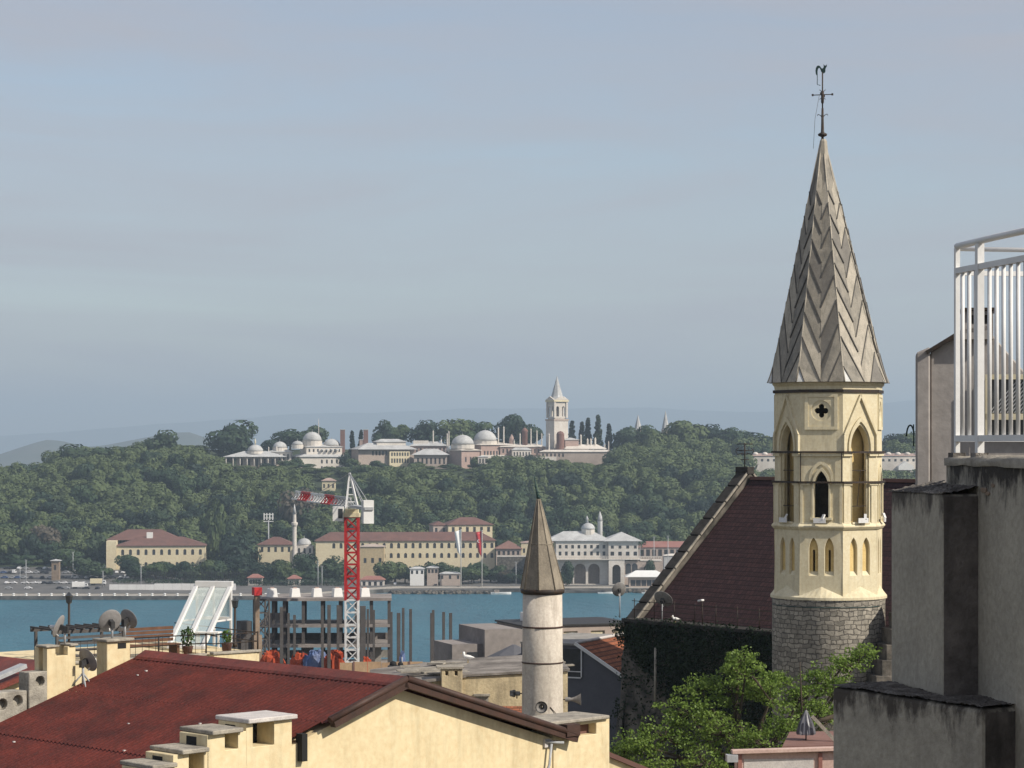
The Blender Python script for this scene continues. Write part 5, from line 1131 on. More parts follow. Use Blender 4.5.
t, X, Z = far('large_domed_kiosk', 'white palace building with a large grey dome over stepped lead roofs', 'kiosk', 318, D, 'palace buildings', R(20))
block(t, X(300), X(351), 0, 26, 0, Z(457), M['palace_white'], [(Z(463.5),Z(459.5),lin(X(322),X(348),6),1.3),(Z(470),Z(466),lin(X(322),X(348),6),1.3)], arched=True)
a = MB(); a.hip(X(300),X(351),0,26,Z(457),4.0,1.0,11); a.build('roof', M['far_lead'], t)
block(t, X(308), X(345), 5, 22, Z(457), Z(447), M['palace_white'], [(Z(452),Z(449),lin(X(311),X(342),8),1.2)], 'upper_wall')
a = MB(); a.hip(X(308),X(345),5,22,Z(447),2.0,.7,9); a.build('upper_roof', M['far_lead'], t)
pdome(t, X(317), 13, Z(440.5), 6.7, 6.2, 4.2, 'far_lead'); pdome(t, X(337), 12, Z(445.5), 6.0, 4.8, 1.5); pdome(t, X(301), 11, Z(444.5), 4.0, 2.6, 3)
for k in range(4): a = MB(); a.dome(X(324)+k*3.6, 3.5, Z(450.4), 1.4, 1.2, 10); a.build('small_dome', M['far_lead'], t)
a = MB(); a.lathe([(.35,Z(445)),(.28,Z(425)),(.05,Z(418))], X(324.5), 15, 8); a.build('flagpole', M['palace_white'], t)
for px, y1, y0, w, m, lab in ((342.6,430,444,1.6,'palace_brick','square brown palace chimney stack just right of the second dome'),(365.8,430,446,1.6,'palace_brick','square brown palace chimney stack left of the long white kiosk roof'),(361.5,440,452,1.3,'palace_pink','short reddish palace chimney stack between the two cypresses')):
    t, X, Z = far('chimney_stack', lab, 'chimney', px, 1712, 'palace chimney stacks'); a = MB(); a.box(-w,w,-w,w,0,Z(y1)); a.build('shaft', M[m], t); a = MB(); a.box(-w*1.15,w*1.15,-w*1.15,w*1.15,Z(y1)+.01,Z(y1)+.5); a.build('cap', M['far_lead'], t)
D = 1700
t, X, Z = far('long_kiosk', 'long palace kiosk with stepped pale lead roof and cream windowed front', 'kiosk', 373, D, 'palace buildings', R(18))
block(t, X(358), X(416), 0, 20, 0, Z(449.5), M['palace_stone'], [(Z(455.5),Z(451),lin(X(373),X(411),12),1.3)])
block(t, X(389), X(410), -3, -.01, Z(470), Z(451.5), M['cream'], [(Z(456),Z(452.5),lin(X(391.5),X(408),7),1.2),(Z(463),Z(458.5),lin(X(391.5),X(408),7),1.2)], 'bay')
a = MB(); a.hip(X(358),X(416),-2,20,Z(449.5),4.6,1.4,10); a.build('roof', M['far_lead'], t); a = MB(); a.box(X(379),X(409),5,15,Z(447),Z(442)); a.build('upper_wall', M['palace_white'], t); a = MB(); a.hip(X(379),X(409),5,15,Z(442),2.2,.8,5); a.build('upper_roof', M['far_lead'], t)
D = 1720
t, X, Z = far('low_palace_wing', 'low palace wing with flat pale roofs and thin chimneys behind the grey pavilion', 'palace wing', 425, D, 'palace buildings')
block(t, X(410), X(447), 0, 14, 0, Z(446), M['palace_pink'], [(Z(453),Z(448),lin(X(413),X(444),9),1.2)])
a = MB(); a.hip(X(410),X(447),0,14,Z(446),3.2,1,8); a.build('roof', M['far_lead'], t); a = MB(); a.box(X(413),X(428),3,10,Z(445),Z(440.5)); a.build('clerestory', M['palace_white'], t)
for px, y in ((433,430),(441,439),(447,438),(419,441)): chim(t, X(px), 4, Z(447), Z(y), .8)
D = 1692
t, X, Z = far('grey_pavilion', 'grey brown palace pavilion with a low hipped roof left of the two great domes', 'pavilion', 430, D, 'palace buildings')
block(t, X(414), X(447), 0, 14, 0, Z(455), M['palace_stone'], [(Z(464),Z(458),lin(X(418),X(444),7),1.3)])
a = MB(); a.hip(X(414),X(447),0,14,Z(455),4.4,1.6); a.build('roof', M['far_lead'], t)
D = 1688; rz = R(42)
t, X, Z = far('domed_tower_house', 'tall brownish stone palace hall seen corner on under the left of two great grey domes', 'hall', 461.5, D, 'palace buildings', rz)
block(t, 0, 17, 0, 17, 0, Z(450.5), M['palace_pink'], [(Z(462),Z(457),lin(4,13,3),1.4)]); a = MB(); a.hip(0,17,0,17,Z(450.5),2.2,1.2); a.build('roof', M['palace_white'], t)
pdome(t, 8, 8, Z(444.2), 7.9, 6.6, 3.2); 
for x,y in ((-1.5,12),(-.5,15)): chim(t, x, y, Z(452), Z(430.5+ (y-12)*.8), .75)
D = 1706
t, X, Z = far('great_domed_hall', 'pale palace hall under the right and higher of the two great grey domes', 'hall', 481, D, 'palace buildings', R(30))
block(t, 0, 26, 0, 18, 0, Z(445), M['palace_pink'], [(Z(455.5),Z(451),lin(3,23,9),1.3)]); a = MB(); a.hip(0,26,0,18,Z(445),1.8,1.0,6); a.build('roof', M['palace_white'], t)
pdome(t, 8.5, 9, Z(440.5), 8.2, 7.4, 3.0); a = MB(); a.box(-2,30,-3,-.01,0,Z(455)); a.build('terrace_wall', M['palace_white'], t)
t, X, Z = far('arched_gatehouse', 'small white arched gatehouse below the great domes at the edge of the wood', 'gatehouse', 482, 1675, 'palace buildings')
block(t, X(478), X(488), 0, 6, 0, Z(457), M['palace_white'], [(Z(463),Z(458.5),lin(X(480),X(486),3),1.1)], arched=True); a = MB(); a.hip(X(478),X(488),0,6,Z(457),1,.3); a.build('roof', M['far_lead'], t)
D = 1715
t, X, Z = far('palace_apartments', 'jumbled palace wing with pink walls, pale roofs and thin chimneys left of the tower', 'palace wing', 525, D, 'palace buildings', R(8))
block(t, X(500), X(546), 0, 18, 0, Z(447), M['palace_pink'], [(Z(453),Z(449),lin(X(503),X(543),11),1.1)]); a = MB(); a.hip(X(500),X(546),0,18,Z(447),2.4,.8,6); a.build('roof', M['palace_white'], t)
block(t, X(511), X(530), -6, -.01, 0, Z(450), M['palace_white'], [(Z(456),Z(452),lin(X(513),X(528),6),1.0)], 'front_wing'); a = MB(); a.hip(X(511),X(530),-6,-.2,Z(450),1.8,.5,3); a.build('front_roof', M['far_lead'], t)
a = MB(); a.box(X(496),X(600),-14,-12,0,Z(456.5)); a.build('terrace_wall', M['palace_white'], t)
for px, y, w in ((499,427,.8),(504.5,426,.8),(521,433,.7),(532,428,.8),(538,430,.8),(543,433,.7),(515,440,.6)): chim(t, X(px), 5, Z(448), Z(y), w)
a = MB(); a.lathe([(2.1,Z(447)),(2.1,Z(432)),(2.6,Z(431)),(1.6,Z(429)),(.1,Z(427.5))], X(526), 6, 8); a.build('turret', M['palace_brick'], t)
a = MB(); a.lathe([(2,Z(446)),(1.9,Z(438.5)),(.1,Z(434))], X(513.5), 10, 8, 0, 0, False); a.build('turret', M['palace_pink'], t)
D = 1725
t, X, Z = far('palace_tower', 'tall square palace tower with a columned belvedere and pointed grey spire on the ridge', 'tower', 557, D, None, R(30)); s = D/F; w = 8.1*s
a = MB(); a.box(-w,w,-w,w,0,Z(421)); a.box(-w*.8,w*.8,-w*.8,w*.8,Z(421),Z(418)); a.build('shaft', M['palace_white'], t)
a = MB(); a.box(-w*1.06,w*1.06,-w*1.06,w*1.06,Z(420.9),Z(419)); a.build('balcony', M['palace_stone'], t)
a = MB()
for i in range(4):
    q_ = Matrix.Rotation(R(90*i),3,'Z'); O = q_ @ V(0,-w*.86,0); a.holed(O, q_@V(1,0,0), (0,0,1), rect(-w*.86,w*.86,Z(418),Z(402)), [rarch(w*.2,Z(416.5),Z(408),6,cx) for cx in (-w*.42,w*.42)], .8)
a.build('belvedere', M['palace_white'], t)
a = MB()
for sx in (-1,1):
    for sy in (-1,1): a.box(sx*w*.86-.7,sx*w*.86+.7,sy*w*.86-.7,sy*w*.86+.7,Z(418),Z(402))
a.build('corner_pilaster', M['palace_white'], t); a = MB(); a.box(-w*.5,w*.5,-w*.5,w*.5,Z(418),Z(402)); a.build('core', M['palace_stone'], t)
a = MB(); a.box(-w*1.06,w*1.06,-w*1.06,w*1.06,Z(401.9),Z(400)); a.build('cornice', M['cream'], t)
a = MB()
for i in range(4): q_ = Matrix.Rotation(R(90*i),3,'Z'); a.extr([q_@V(-w,-w*1.07,Z(400)),q_@V(w,-w*1.07,Z(400)),q_@V(0,-w*1.07,Z(396.5))], q_@V(0,1.2,0))
a.build('pediment', M['palace_white'], t)
a = MB(); a.lathe([(w*.95,Z(400)+.01),(w*.72,Z(396)),(.25,Z(377)),(.02,Z(375.5))], 0,0,8,R(22.5),0,False); a.build('spire', M['far_lead'], t)
D = 1712
t, X, Z = far('brick_palace_wing', 'pinkish palace block with cream windowed front at the right end of the palace row', 'palace wing', 585, D, 'palace buildings', R(14))
block(t, X(565), X(589), 0, 16, 0, Z(449), M['palace_white'], [(Z(457),Z(452),lin(X(568),X(586),6),1.2),(Z(464),Z(460),lin(X(568),X(586),6),1.2)], arched=True)
block(t, X(589.2), X(606), 1, 16, 0, Z(450), M['palace_pink'], [(Z(457),Z(453),lin(X(592),X(604),4),1.1),(Z(463),Z(460),lin(X(592),X(604),4),1.1)], 'side_wing')
a = MB(); a.hip(X(565),X(606),0,16,Z(449),3.4,1,5); a.build('roof', M['palace_white'], t)
a = MB(); a.lathe([(2.9,Z(452)),(2.9,Z(434)),(2.0,Z(432)),(.1,Z(431))], X(561), 4, 12, 0, 0, False); a.build('round_chimney', M['palace_brick'], t)
for px, y, w_ in ((583,434,1.0),(590,438,1.0),(593.5,438,1.0),(598,437,1.1),(566,436,.8),(550,433,.9),(612,441,.6),(608,444,.6)): chim(t, X(px), 6, Z(450), Z(y), w_)
a = MB(); a.box(X(566),X(580),4,12,Z(449),Z(440)); a.build('upper_wall', M['palace_pink'], t); a = MB(); a.hip(X(566),X(580),4,12,Z(440),1.6,.5); a.build('upper_roof', M['far_lead'], t)
t, X, Z = far('terrace_range', 'long low white roofed range along the terrace below the palace tower', 'palace wing', 555, 1704, 'palace buildings')
block(t, X(540), X(612), 0, 7, 0, Z(452), M['palace_stone'], [(Z(457),Z(453.5),lin(X(543),X(563),6),1.2)]); a = MB(); a.hip(X(540),X(612),0,7,Z(452),1.6,.6,4); a.build('roof', M['palace_white'], t)
for px, top, lab in ((638,415,'pointed grey gate turret poking above the trees right of the cypresses'),(665.5,411,'pointed grey gate turret, tallest above the trees to the right')):
    t, X, Z = far('gate_turret', lab, 'turret', px, 1800, 'pointed gate turrets'); a = MB(); a.lathe([(3.2,0),(3.2,Z(430))],0,0,8,R(22.5),0,False); a.build('shaft', M['palace_stone'], t); a = MB(); a.lathe([(3.6,Z(430)+.01),(3.0,Z(429)),(.1,Z(top))],0,0,8,R(22.5),0,False); a.build('spire', M['far_lead'], t)
D = 1660
t, X, Z = far('kitchen_range', 'long pale palace range with many small domed chimneys, half hidden behind the church tower', 'palace wing', 850, D, 'palace buildings')
block(t, X(752), X(960), 0, 14, 0, Z(456), M['palace_white'], [(Z(461.5),Z(459),lin(X(756),X(956),34),1.6)]); a = MB(); a.hip(X(752),X(960),0,14,Z(456),1.8,.5,4); a.build('roof', M['palace_pink'], t)
for k in range(22): a = MB(); x = X(756)+k*(X(956)-X(756))/21; a.lathe([(2.0,Z(457)),(2.0,Z(454.5))],x,4,10,0,0,False); a.dome(x,4,Z(454.5),2.1,1.7,10); a.build('domed_chimney', M['palace_white'], t)
a = MB(); a.extr([(X(897),-7,Z(470)),(X(912),-7,Z(470)),(X(912),-7,Z(466)),(X(904),-7,Z(461)),(X(897),-7,Z(466))], (0,6.9,0)); a.build('gabled_annex', M['far_white'], t)
t, X, Z = far('hillside_house', 'tiny cream house half hidden in the wood below the white domed building', 'house', 328, 1600, None); block(t, X(322),X(335),0,6,0,Z(481),M['cream'],[(Z(488),Z(484),lin(X(324),X(333),3),1.2)]); a = MB(); a.hip(X(322),X(335),0,6,Z(481),2,.6); a.build('roof', M['palace_pink'], t)

WALLTREES = [(296,458,16,1682),(306,463,18,1680),(345,452,15,1684),(352,458,16,1682),(378,459,18,1684),(386,465,16,1680),(416,461,15,1680),(447,463,16,1678),(457,468,16,1676),(475,455,15,1680),(483,463,15,1668),(497,455,18,1684),(512,457,20,1680),(530,455,20,1684),(548,458,18,1680),(561,464,16,1682),(610,451,18,1690),(240,466,16,1676),(268,463,18,1678),(285,460,14,1680)]
# --- buildings along the shore
D = 1392
t, X, Z = far('shore_mansion', 'yellow two winged mansion with a dark red hipped roof on the left shore', 'mansion', 155, D, 'buildings on the far shore', R(6))
block(t, X(117), X(205), 0, 22, 0, Z(546), M['far_yellow'], [(Z(555),Z(549.3),lin(X(123),X(200),11),1.7),(Z(568),Z(562),lin(X(123),X(200),11),1.7)], arched=True)
a = MB(); a.hip(X(117),X(205),0,22,Z(546),5.0,.8,14); a.build('roof', M['far_tile'], t); a = MB(); a.box(X(107),X(116.9),-2,30,0,Z(541)); a.build('wing_wall', M['far_yellow'], t)
a = MB(); a.hip(X(107),X(178),14,34,Z(541),6.0,1,12); a.build('rear_roof', M['far_tile'], t); a = MB(); a.box(X(146),X(152),9,13,Z(541),Z(533)); a.build('dormer', M['far_white'], t)
t, X, Z = far('shore_house', 'small yellow house with brown roof beside the slim white minaret', 'house', 276, 1400, 'buildings on the far shore')
block(t, X(258), X(292), 0, 16, 0, Z(545), M['far_yellow'], [(Z(552),Z(547),lin(X(262),X(289),5),1.5)]); a = MB(); a.hip(X(258),X(292),0,16,Z(545),4.5,.8); a.build('roof', M['far_tile'], t)
t, X, Z = far('shore_minaret', 'slim pale minaret with a grey tip rising among the shore trees left of the crane', 'minaret', 294.5, 1385); s=1385/F
a = MB(); a.lathe([(1.25,0),(1.2,Z(527)),(1.9,Z(524.5)),(1.9,Z(522.5)),(1.1,Z(522)),(.95,Z(514))],0,0,12,0,0,False); a.build('shaft', M['palace_white'], t); a = MB(); a.lathe([(1.2,Z(514)+.01),(.08,Z(504))],0,0,12); a.build('spire', M['far_lead'], t)
t, X, Z = far('shore_mosque', 'small low mosque with one grey dome right of the slim minaret', 'mosque', 304, 1398)
block(t, X(296), X(313), 0, 10, 0, Z(546), M['palace_white'], [(Z(553),Z(548),lin(X(299),X(310),3),1.3)], arched=True); pdome(t, X(303.5), 5, Z(545), 4.2, 3.8, .8)
D = 1395
t, X, Z = far('long_shore_hall', 'very long yellow two storey hall with a brown roof behind the crane mast', 'hall', 405, D, 'buildings on the far shore', R(3))
block(t, X(316), X(495), 0, 16, 0, Z(541), M['far_yellow'], [(Z(548.3),Z(543),lin(X(334),X(492),23),1.7),(Z(558),Z(553),lin(X(384),X(492),16),1.7)], arched=True)
a = MB(); a.hip(X(316),X(495),0,16,Z(541),5,.8,9); a.build('roof', M['far_tile'], t)
t, X, Z = far('shore_annex', 'short mustard building with a flat brown roof in front of the long yellow hall', 'building', 373, 1375, 'buildings on the far shore')
block(t, X(360), X(384), 0, 10, 0, Z(547), M['shore_ochre'], [(Z(563),Z(558),lin(X(365),X(380),3),1.6)]); a = MB(); a.hip(X(360),X(384),0,10,Z(547),1.6,.5); a.build('roof', M['palace_stone'], t)
t, X, Z = far('upper_shore_house', 'yellow house with brown roof standing behind and above the long hall', 'house', 465, 1425, 'buildings on the far shore', R(12))
block(t, X(448), X(493), 0, 18, 0, Z(525), M['far_yellow'], [(Z(532),Z(527),lin(X(453),X(489),6),1.7)]); a = MB(); a.hip(X(448),X(493),0,18,Z(525),4.4,.8); a.build('roof', M['far_tile'], t)
block(t, X(434), X(447.8), 4, 18, 0, Z(525.5), M['palace_stone'], [(Z(533),Z(528),lin(X(437),X(445),2),1.5)], 'side_wing'); a = MB(); a.hip(X(434),X(447.8),4,18,Z(525.5),2.4,.5); a.build('side_roof', M['far_tile'], t)
for x0,x1,y,lab,g in ((410,424,569,'tiny white kiosk house with dark windows under the long yellow hall',0),(427,438,568,'tiny grey white kiosk right of the white kiosk house',1),(440,460,574,'low pale pavilion with a flat roof left of the white flag',1)):
    t, X, Z = far('waterside_kiosk', lab, 'kiosk', (x0+x1)/2, 1324, 'kiosks on the far shore'); block(t, X(x0),X(x1),0,5,0,Z(y),M['far_white' if not g else 'palace_stone'],[(Z(y+5),Z(y+1.5),lin(X(x0+2),X(x1-2),3),1.3)]); a = MB(); a.hip(X(x0),X(x1),0,5,Z(y),1.2,.5); a.build('roof', M['far_lead'], t)
for x0,x1,y,lab in ((361,384,577,'red roofed waterside cafe at the foot of the crane mast'),(248,262,575,'small red roofed shelter among the shore trees, left one'),(288,300,576,'small red roofed shelter under the bright shore tree')):
    t, X, Z = far('red_roofed_shelter', lab, 'cafe', (x0+x1)/2, 1325, 'red roofed shelters on the shore'); block(t, X(x0),X(x1),0,5,0,Z(y+3),M['palace_white'],[(Z(y+9),Z(y+4.5),lin(X(x0+3),X(x1-3),4),1.6)]); a = MB(); a.hip(X(x0),X(x1),0,5,Z(y+3),2.2,.7); a.build('roof', M['far_pinktile'], t)
t, X, Z = far('shore_terrace_house', 'yellow and brown house above a stone terrace wall, left of the little minaret cone', 'house', 512, 1390, 'buildings on the far shore')
block(t, X(496), X(521), 0, 14, 0, Z(549), M['palace_stone'], [(Z(555),Z(551),lin(X(499),X(518),5),1.4)]); a = MB(); a.hip(X(496),X(521),0,14,Z(549),4.6,.8); a.build('roof', M['palace_brick'], t)
block(t, X(521.2), X(553), 1, 12, 0, Z(543), M['far_yellow'], [(Z(553),Z(548.5),lin(X(524),X(550),7),1.2)], 'side_wing'); a = MB(); a.hip(X(521.2),X(553),1,12,Z(543),1.2,.4); a.build('side_roof', M['palace_pink'], t)
t, X, Z = far('terrace_wall', 'rough grey brown stone terrace wall above the water left of the arcaded palace', 'wall', 525, 1350)
a = MB(); a.box(X(497),X(556),0,10,0,Z(557)); a.build('wall', M['rock'], t); a = MB(); a.box(X(497),X(556),-.3,.3,Z(557)+.01,Z(555.5)); a.build('parapet', M['palace_white'], t)
D = 1334
t, X, Z = far('arcaded_pavilion', 'pale waterside pavilion on tall arches with a wide white roof and small domed lantern', 'pavilion', 595, D, None, R(2))
za = Z(559.5); za0 = Z(584)
a = MB(); hs = [rarch(5.6*s,za0,Z(569.5),10,X(c),1) for c in (567,580,594)] + [rarch(4.0*s,za0,Z(568.5),10,X(616),1)]
a.holed((0,0,0),(1,0,0),(0,0,1), rect(X(553),X(608),0,za), hs[:3], 2.4); a.holed((0,-4,0),(1,0,0),(0,0,1), rect(X(608.2),X(624),0,za), [hs[3]], 2.4); a.box(X(608.2),X(609.5),-1.6,0,0,za); a.build('arcade', M['palace_white'], t)
a = MB(); a.box(X(553),X(624),9,10,0,za-.1); a.build('rear_wall', M['palace_stone'], t)
a = MB(); a.box(X(624.2),X(660),-2,8,0,Z(561)); a.build('side_wall', M['palace_stone'], t)
for c in (628,634.5): window(t, X(c), Z(574), 3.2, 6, -2.06, 'far_window', True)
a = MB(); a.box(X(553),X(640),-4.3,10,za,za+.5); a.box(X(640),X(662),-2.3,8,Z(561)+.01,Z(560)); a.build('terrace', M['palace_white'], t)
a = MB()
for i in range(44): x = X(554)+i*(X(661)-X(554))/43; a.box(x-.18,x+.18,-4.1 if x < X(640) else -2.1,-3.8 if x < X(640) else -1.8,za+.5,za+1.5)
a.box(X(553),X(640),-4.15,-3.75,za+1.5,za+1.75); a.box(X(640),X(662),-2.15,-1.75,za+1.5,za+1.75); a.build('balustrade', M['palace_white'], t)
block(t, X(556), X(608), 0, 16, za+.5, Z(541), M['palace_white'], [(Z(548.5),Z(545),lin(X(560),X(604),8),1.5),(Z(555.5),Z(551.5),lin(X(560),X(604),8),1.5)])
block(t, X(608.2), X(638), -2.6, 16, za+.5, Z(541), M['palace_white'], [(Z(548.5),Z(545.5),lin(X(612),X(635),4),1.6),(Z(555.5),Z(551.5),lin(X(612),X(635),4),2.0)], 'right_wing')
a = MB(); a.hip(X(548),X(610),0,16,Z(541),5.2,1.0,10); a.build('roof', M['far_lead'], t); a = MB(); a.hip(X(606),X(639),-2.6,16,Z(541)-.05,4.9,1.6,9); a.build('right_roof', M['far_lead'], t)
a = MB(); a.lathe([(3.9,Z(537)),(3.9,Z(530)),(4.2,Z(529.5))], X(589), 8, 8, R(22.5), 0, False); a.build('lantern', M['palace_white'], t); pdome(t, X(589), 8, Z(529.5), 3.9, 3.4, 0, 'far_lead'); a = MB(); a.lathe([(.8,Z(524)),(.7,Z(520)),(.9,Z(519.5)),(.1,Z(516))], X(588), 8, 8); a.build('turret', M['far_lead'], t)
t, X, Z = far('pavilion_minaret', 'short white minaret rising behind the white pavilion roof', 'minaret', 600, 1362); a = MB(); a.lathe([(1.5,0),(1.4,Z(522)),(1.6,Z(521.5))],0,0,12); a.build('shaft', M['far_white'], t); a = MB(); a.lathe([(1.5,Z(521.5)+.01),(1.2,Z(517)),(.05,Z(511))],0,0,12); a.build('spire', M['far_lead'], t)
t, X, Z = far('white_roofed_pier_hall', 'low waterside hall with a wide white hipped roof right of the arches', 'hall', 646, 1316); block(t, X(629),X(664),0,9,0,Z(577),M['palace_stone'],[(Z(586),Z(580),lin(X(633),X(660),6),2.6)]); a = MB(); a.hip(X(629),X(664),0,9,Z(577),3.4,2.0,6); a.build('roof', M['far_white'], t)
t, X, Z = far('pink_roofed_shed', 'long low shed with a dusty pink roof at the right end of the shore', 'shed', 670, 1400, 'buildings on the far shore'); block(t, X(638),X(760),0,14,0,Z(547.5),M['palace_stone'],[(Z(556),Z(549.5),lin(X(642),X(756),20),2.2)]); a = MB(); a.hip(X(638),X(760),0,14,Z(547.5),3.4,.5,2); a.build('roof', M['far_pinktile'], t)
t, X, Z = far('green_glass_shed', 'pale green low shed below the pink roofed shed', 'shed', 700, 1372); a = MB(); a.box(X(664),X(740),0,8,0,Z(556)); a.build('wall', M['far_lead'], t); a = MB(); a.hip(X(664),X(740),0,8,Z(556),1.2,.4); a.build('roof', M['palace_white'], t)
# flags and masts
def flag(px, top, label, m, D=1318, star=False):
    t, X, Z = far('flagpole', label, 'flag', px, D, 'flags on the quay'); a = MB(); a.lathe([(.28,0),(.2,Z(top)),(.3,Z(top)+.2),(.02,Z(top)+.5)],0,0,8); a.build('pole', M['far_white'], t)
    a = MB(); n = 10; vs = []; h = Z(top)-Z(top+26); w = 3.4
    for i in range(n+1):
        for j in range(9): f, g_ = i/n, j/8; vs.append((-.2-w*f*(.55+.45*(1-g_))*(1+0*g_)+.0, .5*math.sin(f*6+g_*2.5), Z(top)-g_*h*(.75+.25*(1-f))-f*.9))
    a.add(vs, [(i*9+j,i*9+j+1,(i+1)*9+j+1,(i+1)*9+j) for i in range(n) for j in range(8)],0,True); o = a.build('flag_cloth', m, t, recalc=False)
    md = o.modifiers.new('thick','SOLIDIFY'); md.thickness = .05; return t, o, Z
flag(461, 530, 'white flag hanging from a tall pole on the far quay', M['far_white'])
t, o, Z = flag(482, 531, 'red flag with a white crescent hanging from a tall pole on the far quay', M['red_paint'])
a = MB(); a.lathe([(.55,-.04),(.8,-.04),(.8,.04),(.55,.04)],0,0,16,0,0,False); cc_ = []
out = [(.9*math.cos(x),.9*math.sin(x)) for x in np.linspace(R(40),R(320),20)] + [(.25+.72*math.cos(x),.72*math.sin(x)) for x in np.linspace(R(310),R(50),18)]
a = MB(); a.extr([(p,-.9,q) for p,q in out], (0,.06,0)); e = a.build('crescent', M['far_white'], o); e.location = (-1.7,0,Z(541))
t, X, Z = far('floodlight_mast', 'floodlight mast with white lamp frame above the wood left of the crane jib', 'mast', 268.5, 1450); a = MB(); a.lathe([(.5,0),(.35,Z(520))],0,0,8); a.build('pole', M['galv'], t)
a = MB()
for z_ in (514.5,518,521.5): a.box(-3,3,-.3,.3,Z(z_)-.15,Z(z_)+.25)
for x in (-2.6,-1,.8,2.6): a.box(x-.35,x+.35,-.4,-.31,Z(520),Z(513))
a.build('lamp_frame', M['far_white'], t)
for k, (px, top, D) in enumerate(((20,566,1330),(26,560,1300),(73,552,1340),(103,571,1300),(141,566,1310),(318,561,1300),(322,566,1310),(654,537,1350),(668,536,1350),(516,562,1340),(687,548,1350),(640,546,1360))):
    t, X, Z = far('light_mast', 'slender grey light mast standing on the far waterfront', 'mast', px, D, 'light masts on the waterfront'); a = MB(); a.lathe([(.26,0),(.16,Z(top))],0,0,6); a.build('pole', M['galv'], t); a = MB(); a.bar((-.9,0,Z(top)),(.9,0,Z(top)),.3,.15); a.build('lamp_arm', M['galv'], t)
# quay details: rocky breakwater with a barge-like landing, bollard blocks
def rocks(px0, px1, D0, D1, label):
    r_ = random.Random(int(px0)); a = MB(); x0, x1 = Xp(px0,D0), Xp(px1,D0); n = int((x1-x0)/1.6)
    for k in range(n*3):
        x, y, z, r0_ = r_.uniform(x0,x1), r_.uniform(D0,D1), r_.uniform(-.8,1.0), r_.uniform(.7,1.5); vs = []
        for j in range(4): 
            for i in range(6): an = R(60*i+30*(j%2)); q_ = r0_*(.5,1,.9,.35)[j]*r_.uniform(.75,1.15); vs.append((x+q_*math.cos(an), y+q_*math.sin(an), z+(j-1)*r0_*.5))
        a.add(vs, [(j*6+i,j*6+(i+1)%6,(j+1)*6+(i+1)%6,(j+1)*6+i) for j in range(3) for i in range(6)]); a.add(vs[-6:],[(0,1,2,3,4,5)])
    o = a.build('breakwater_rocks', M['rock']); tag(o, label, 'rocks'); return o
structure(MB().box(Xp(392,1302),Xp(492,1302),1290.2,1306,-1.2,2.0).build('landing_stage', M['quaystone']))
rocks(391, 493, 1287, 1290, 'dark heaped rocks along the landing stage under the two flags')
structure(MB().box(Xp(560,1302),Xp(626,1302),1296,1306,-1.2,1.4).build('arcade_quay', M['quaystone']))
rocks(626, 668, 1296, 1301, 'dark heaped rocks at the water below the white roofed pier hall')
t = thing('jetty_boat', 'flat pale work boat moored at the right end of the landing stage', 'boat', (Xp(501,1286),1286,0), R(4), 'small boats at the far quay')
def hull(L, B, h): 
    mb = MB(); st = [(-.5,.75),(-.3,.95),(0,1),(.25,.85),(.42,.45),(.5,.03)]; vs = []
    for x, b in st: vs += [(x*L,-b*B/2,h*(1+.25*max(0,x)*2)),(x*L,-b*B*.36,-.3),(x*L,b*B*.36,-.3),(x*L,b*B/2,h*(1+.25*max(0,x)*2))]
    mb.add(vs, [(i*4+j,i*4+(j+1)%4,(i+1)*4+(j+1)%4,(i+1)*4+j) for i in range(5) for j in range(4)]); mb.add(vs[:4],[(0,1,2,3)]); mb.add(vs[-4:],[(0,1,2,3)]); return mb
hull(11,3.4,1.0).build('hull', M['far_white'], t); a = MB(); a.box(-3.5,-1,-.9,.9,1.02,2.3); c = a.build('cabin', M['palace_stone'], t); a = MB(); a.box(-3.2,-1.3,-.93,-.905,1.6,2.1); a.build('window', M['far_window'], c)
for px, dx, lab in ((606,1292,'small dark motor boat at the foot of the arcaded pavilion'),(650,1292,'small pale motor boat right of the arcaded pavilion')):
    c = copy_tree(t, (Xp(px,dx),dx,0), R(8), (.8,.8,.8), lab)
    if px == 606: c.children[0].data = c.children[0].data.copy(); c.children[0].data.materials[0] = M['car_dark']
proto = None
for k in range(24):
    px = 1+k*12.6; D_ = shore(Xp(px,1245))+1.2; q_ = V(Xp(px,D_),D_,2.1)
    if proto is None:
        a = MB(); a.lathe([(.75,0),(.75,.15),(.45,.3),(.42,.8),(.7,.95),(.7,1.2),(.3,1.35)],0,0,10); proto = a.build('mooring_bollard', M['far_white']); o = proto; tag(o, 'pale mooring bollard on the long left quay edge', 'bollard', 'mooring bollards along the quay')
    else: o = proto.copy(); COL.objects.link(o)
    o.location = q_
t, X, Z = far('quay_screen', 'long white hoarding screen standing on the left quay', 'hoarding', 172, 1284, None, R(-1.5), 2.4)
for k in range(14): x = X(109)+k*(X(236)-X(109))/14; a = MB(); a.box(x,x+(X(236)-X(109))/14-.08,0,.2,.3,Z(584.5 if k < 5 else 583.5)); a.build('panel', M['far_white'], t)
for k in range(8): x = X(109)+k*(X(236)-X(109))/7; a = MB(); a.box(x-.1,x+.1,.21,.6,0,Z(585)); a.build('post', M['galv'], t)
t, X, Z = far('yard_fence', 'dark railings between the red roofed mansion and the white quay screen', 'fence', 190, 1330, None, 0, 2.4); a = MB()
for k in range(60): x = X(130)+k*(X(250)-X(130))/59; a.box(x-.12,x+.12,-.05,.05,.5,Z(571+ (k%5==0)*-2))
for py in (573,579): a.box(X(130),X(250),-.08,.08,Z(py)-.1,Z(py)+.1)
a.build('bars', M['dark_steel'], t)
a = MB(); r_ = random.Random(3)
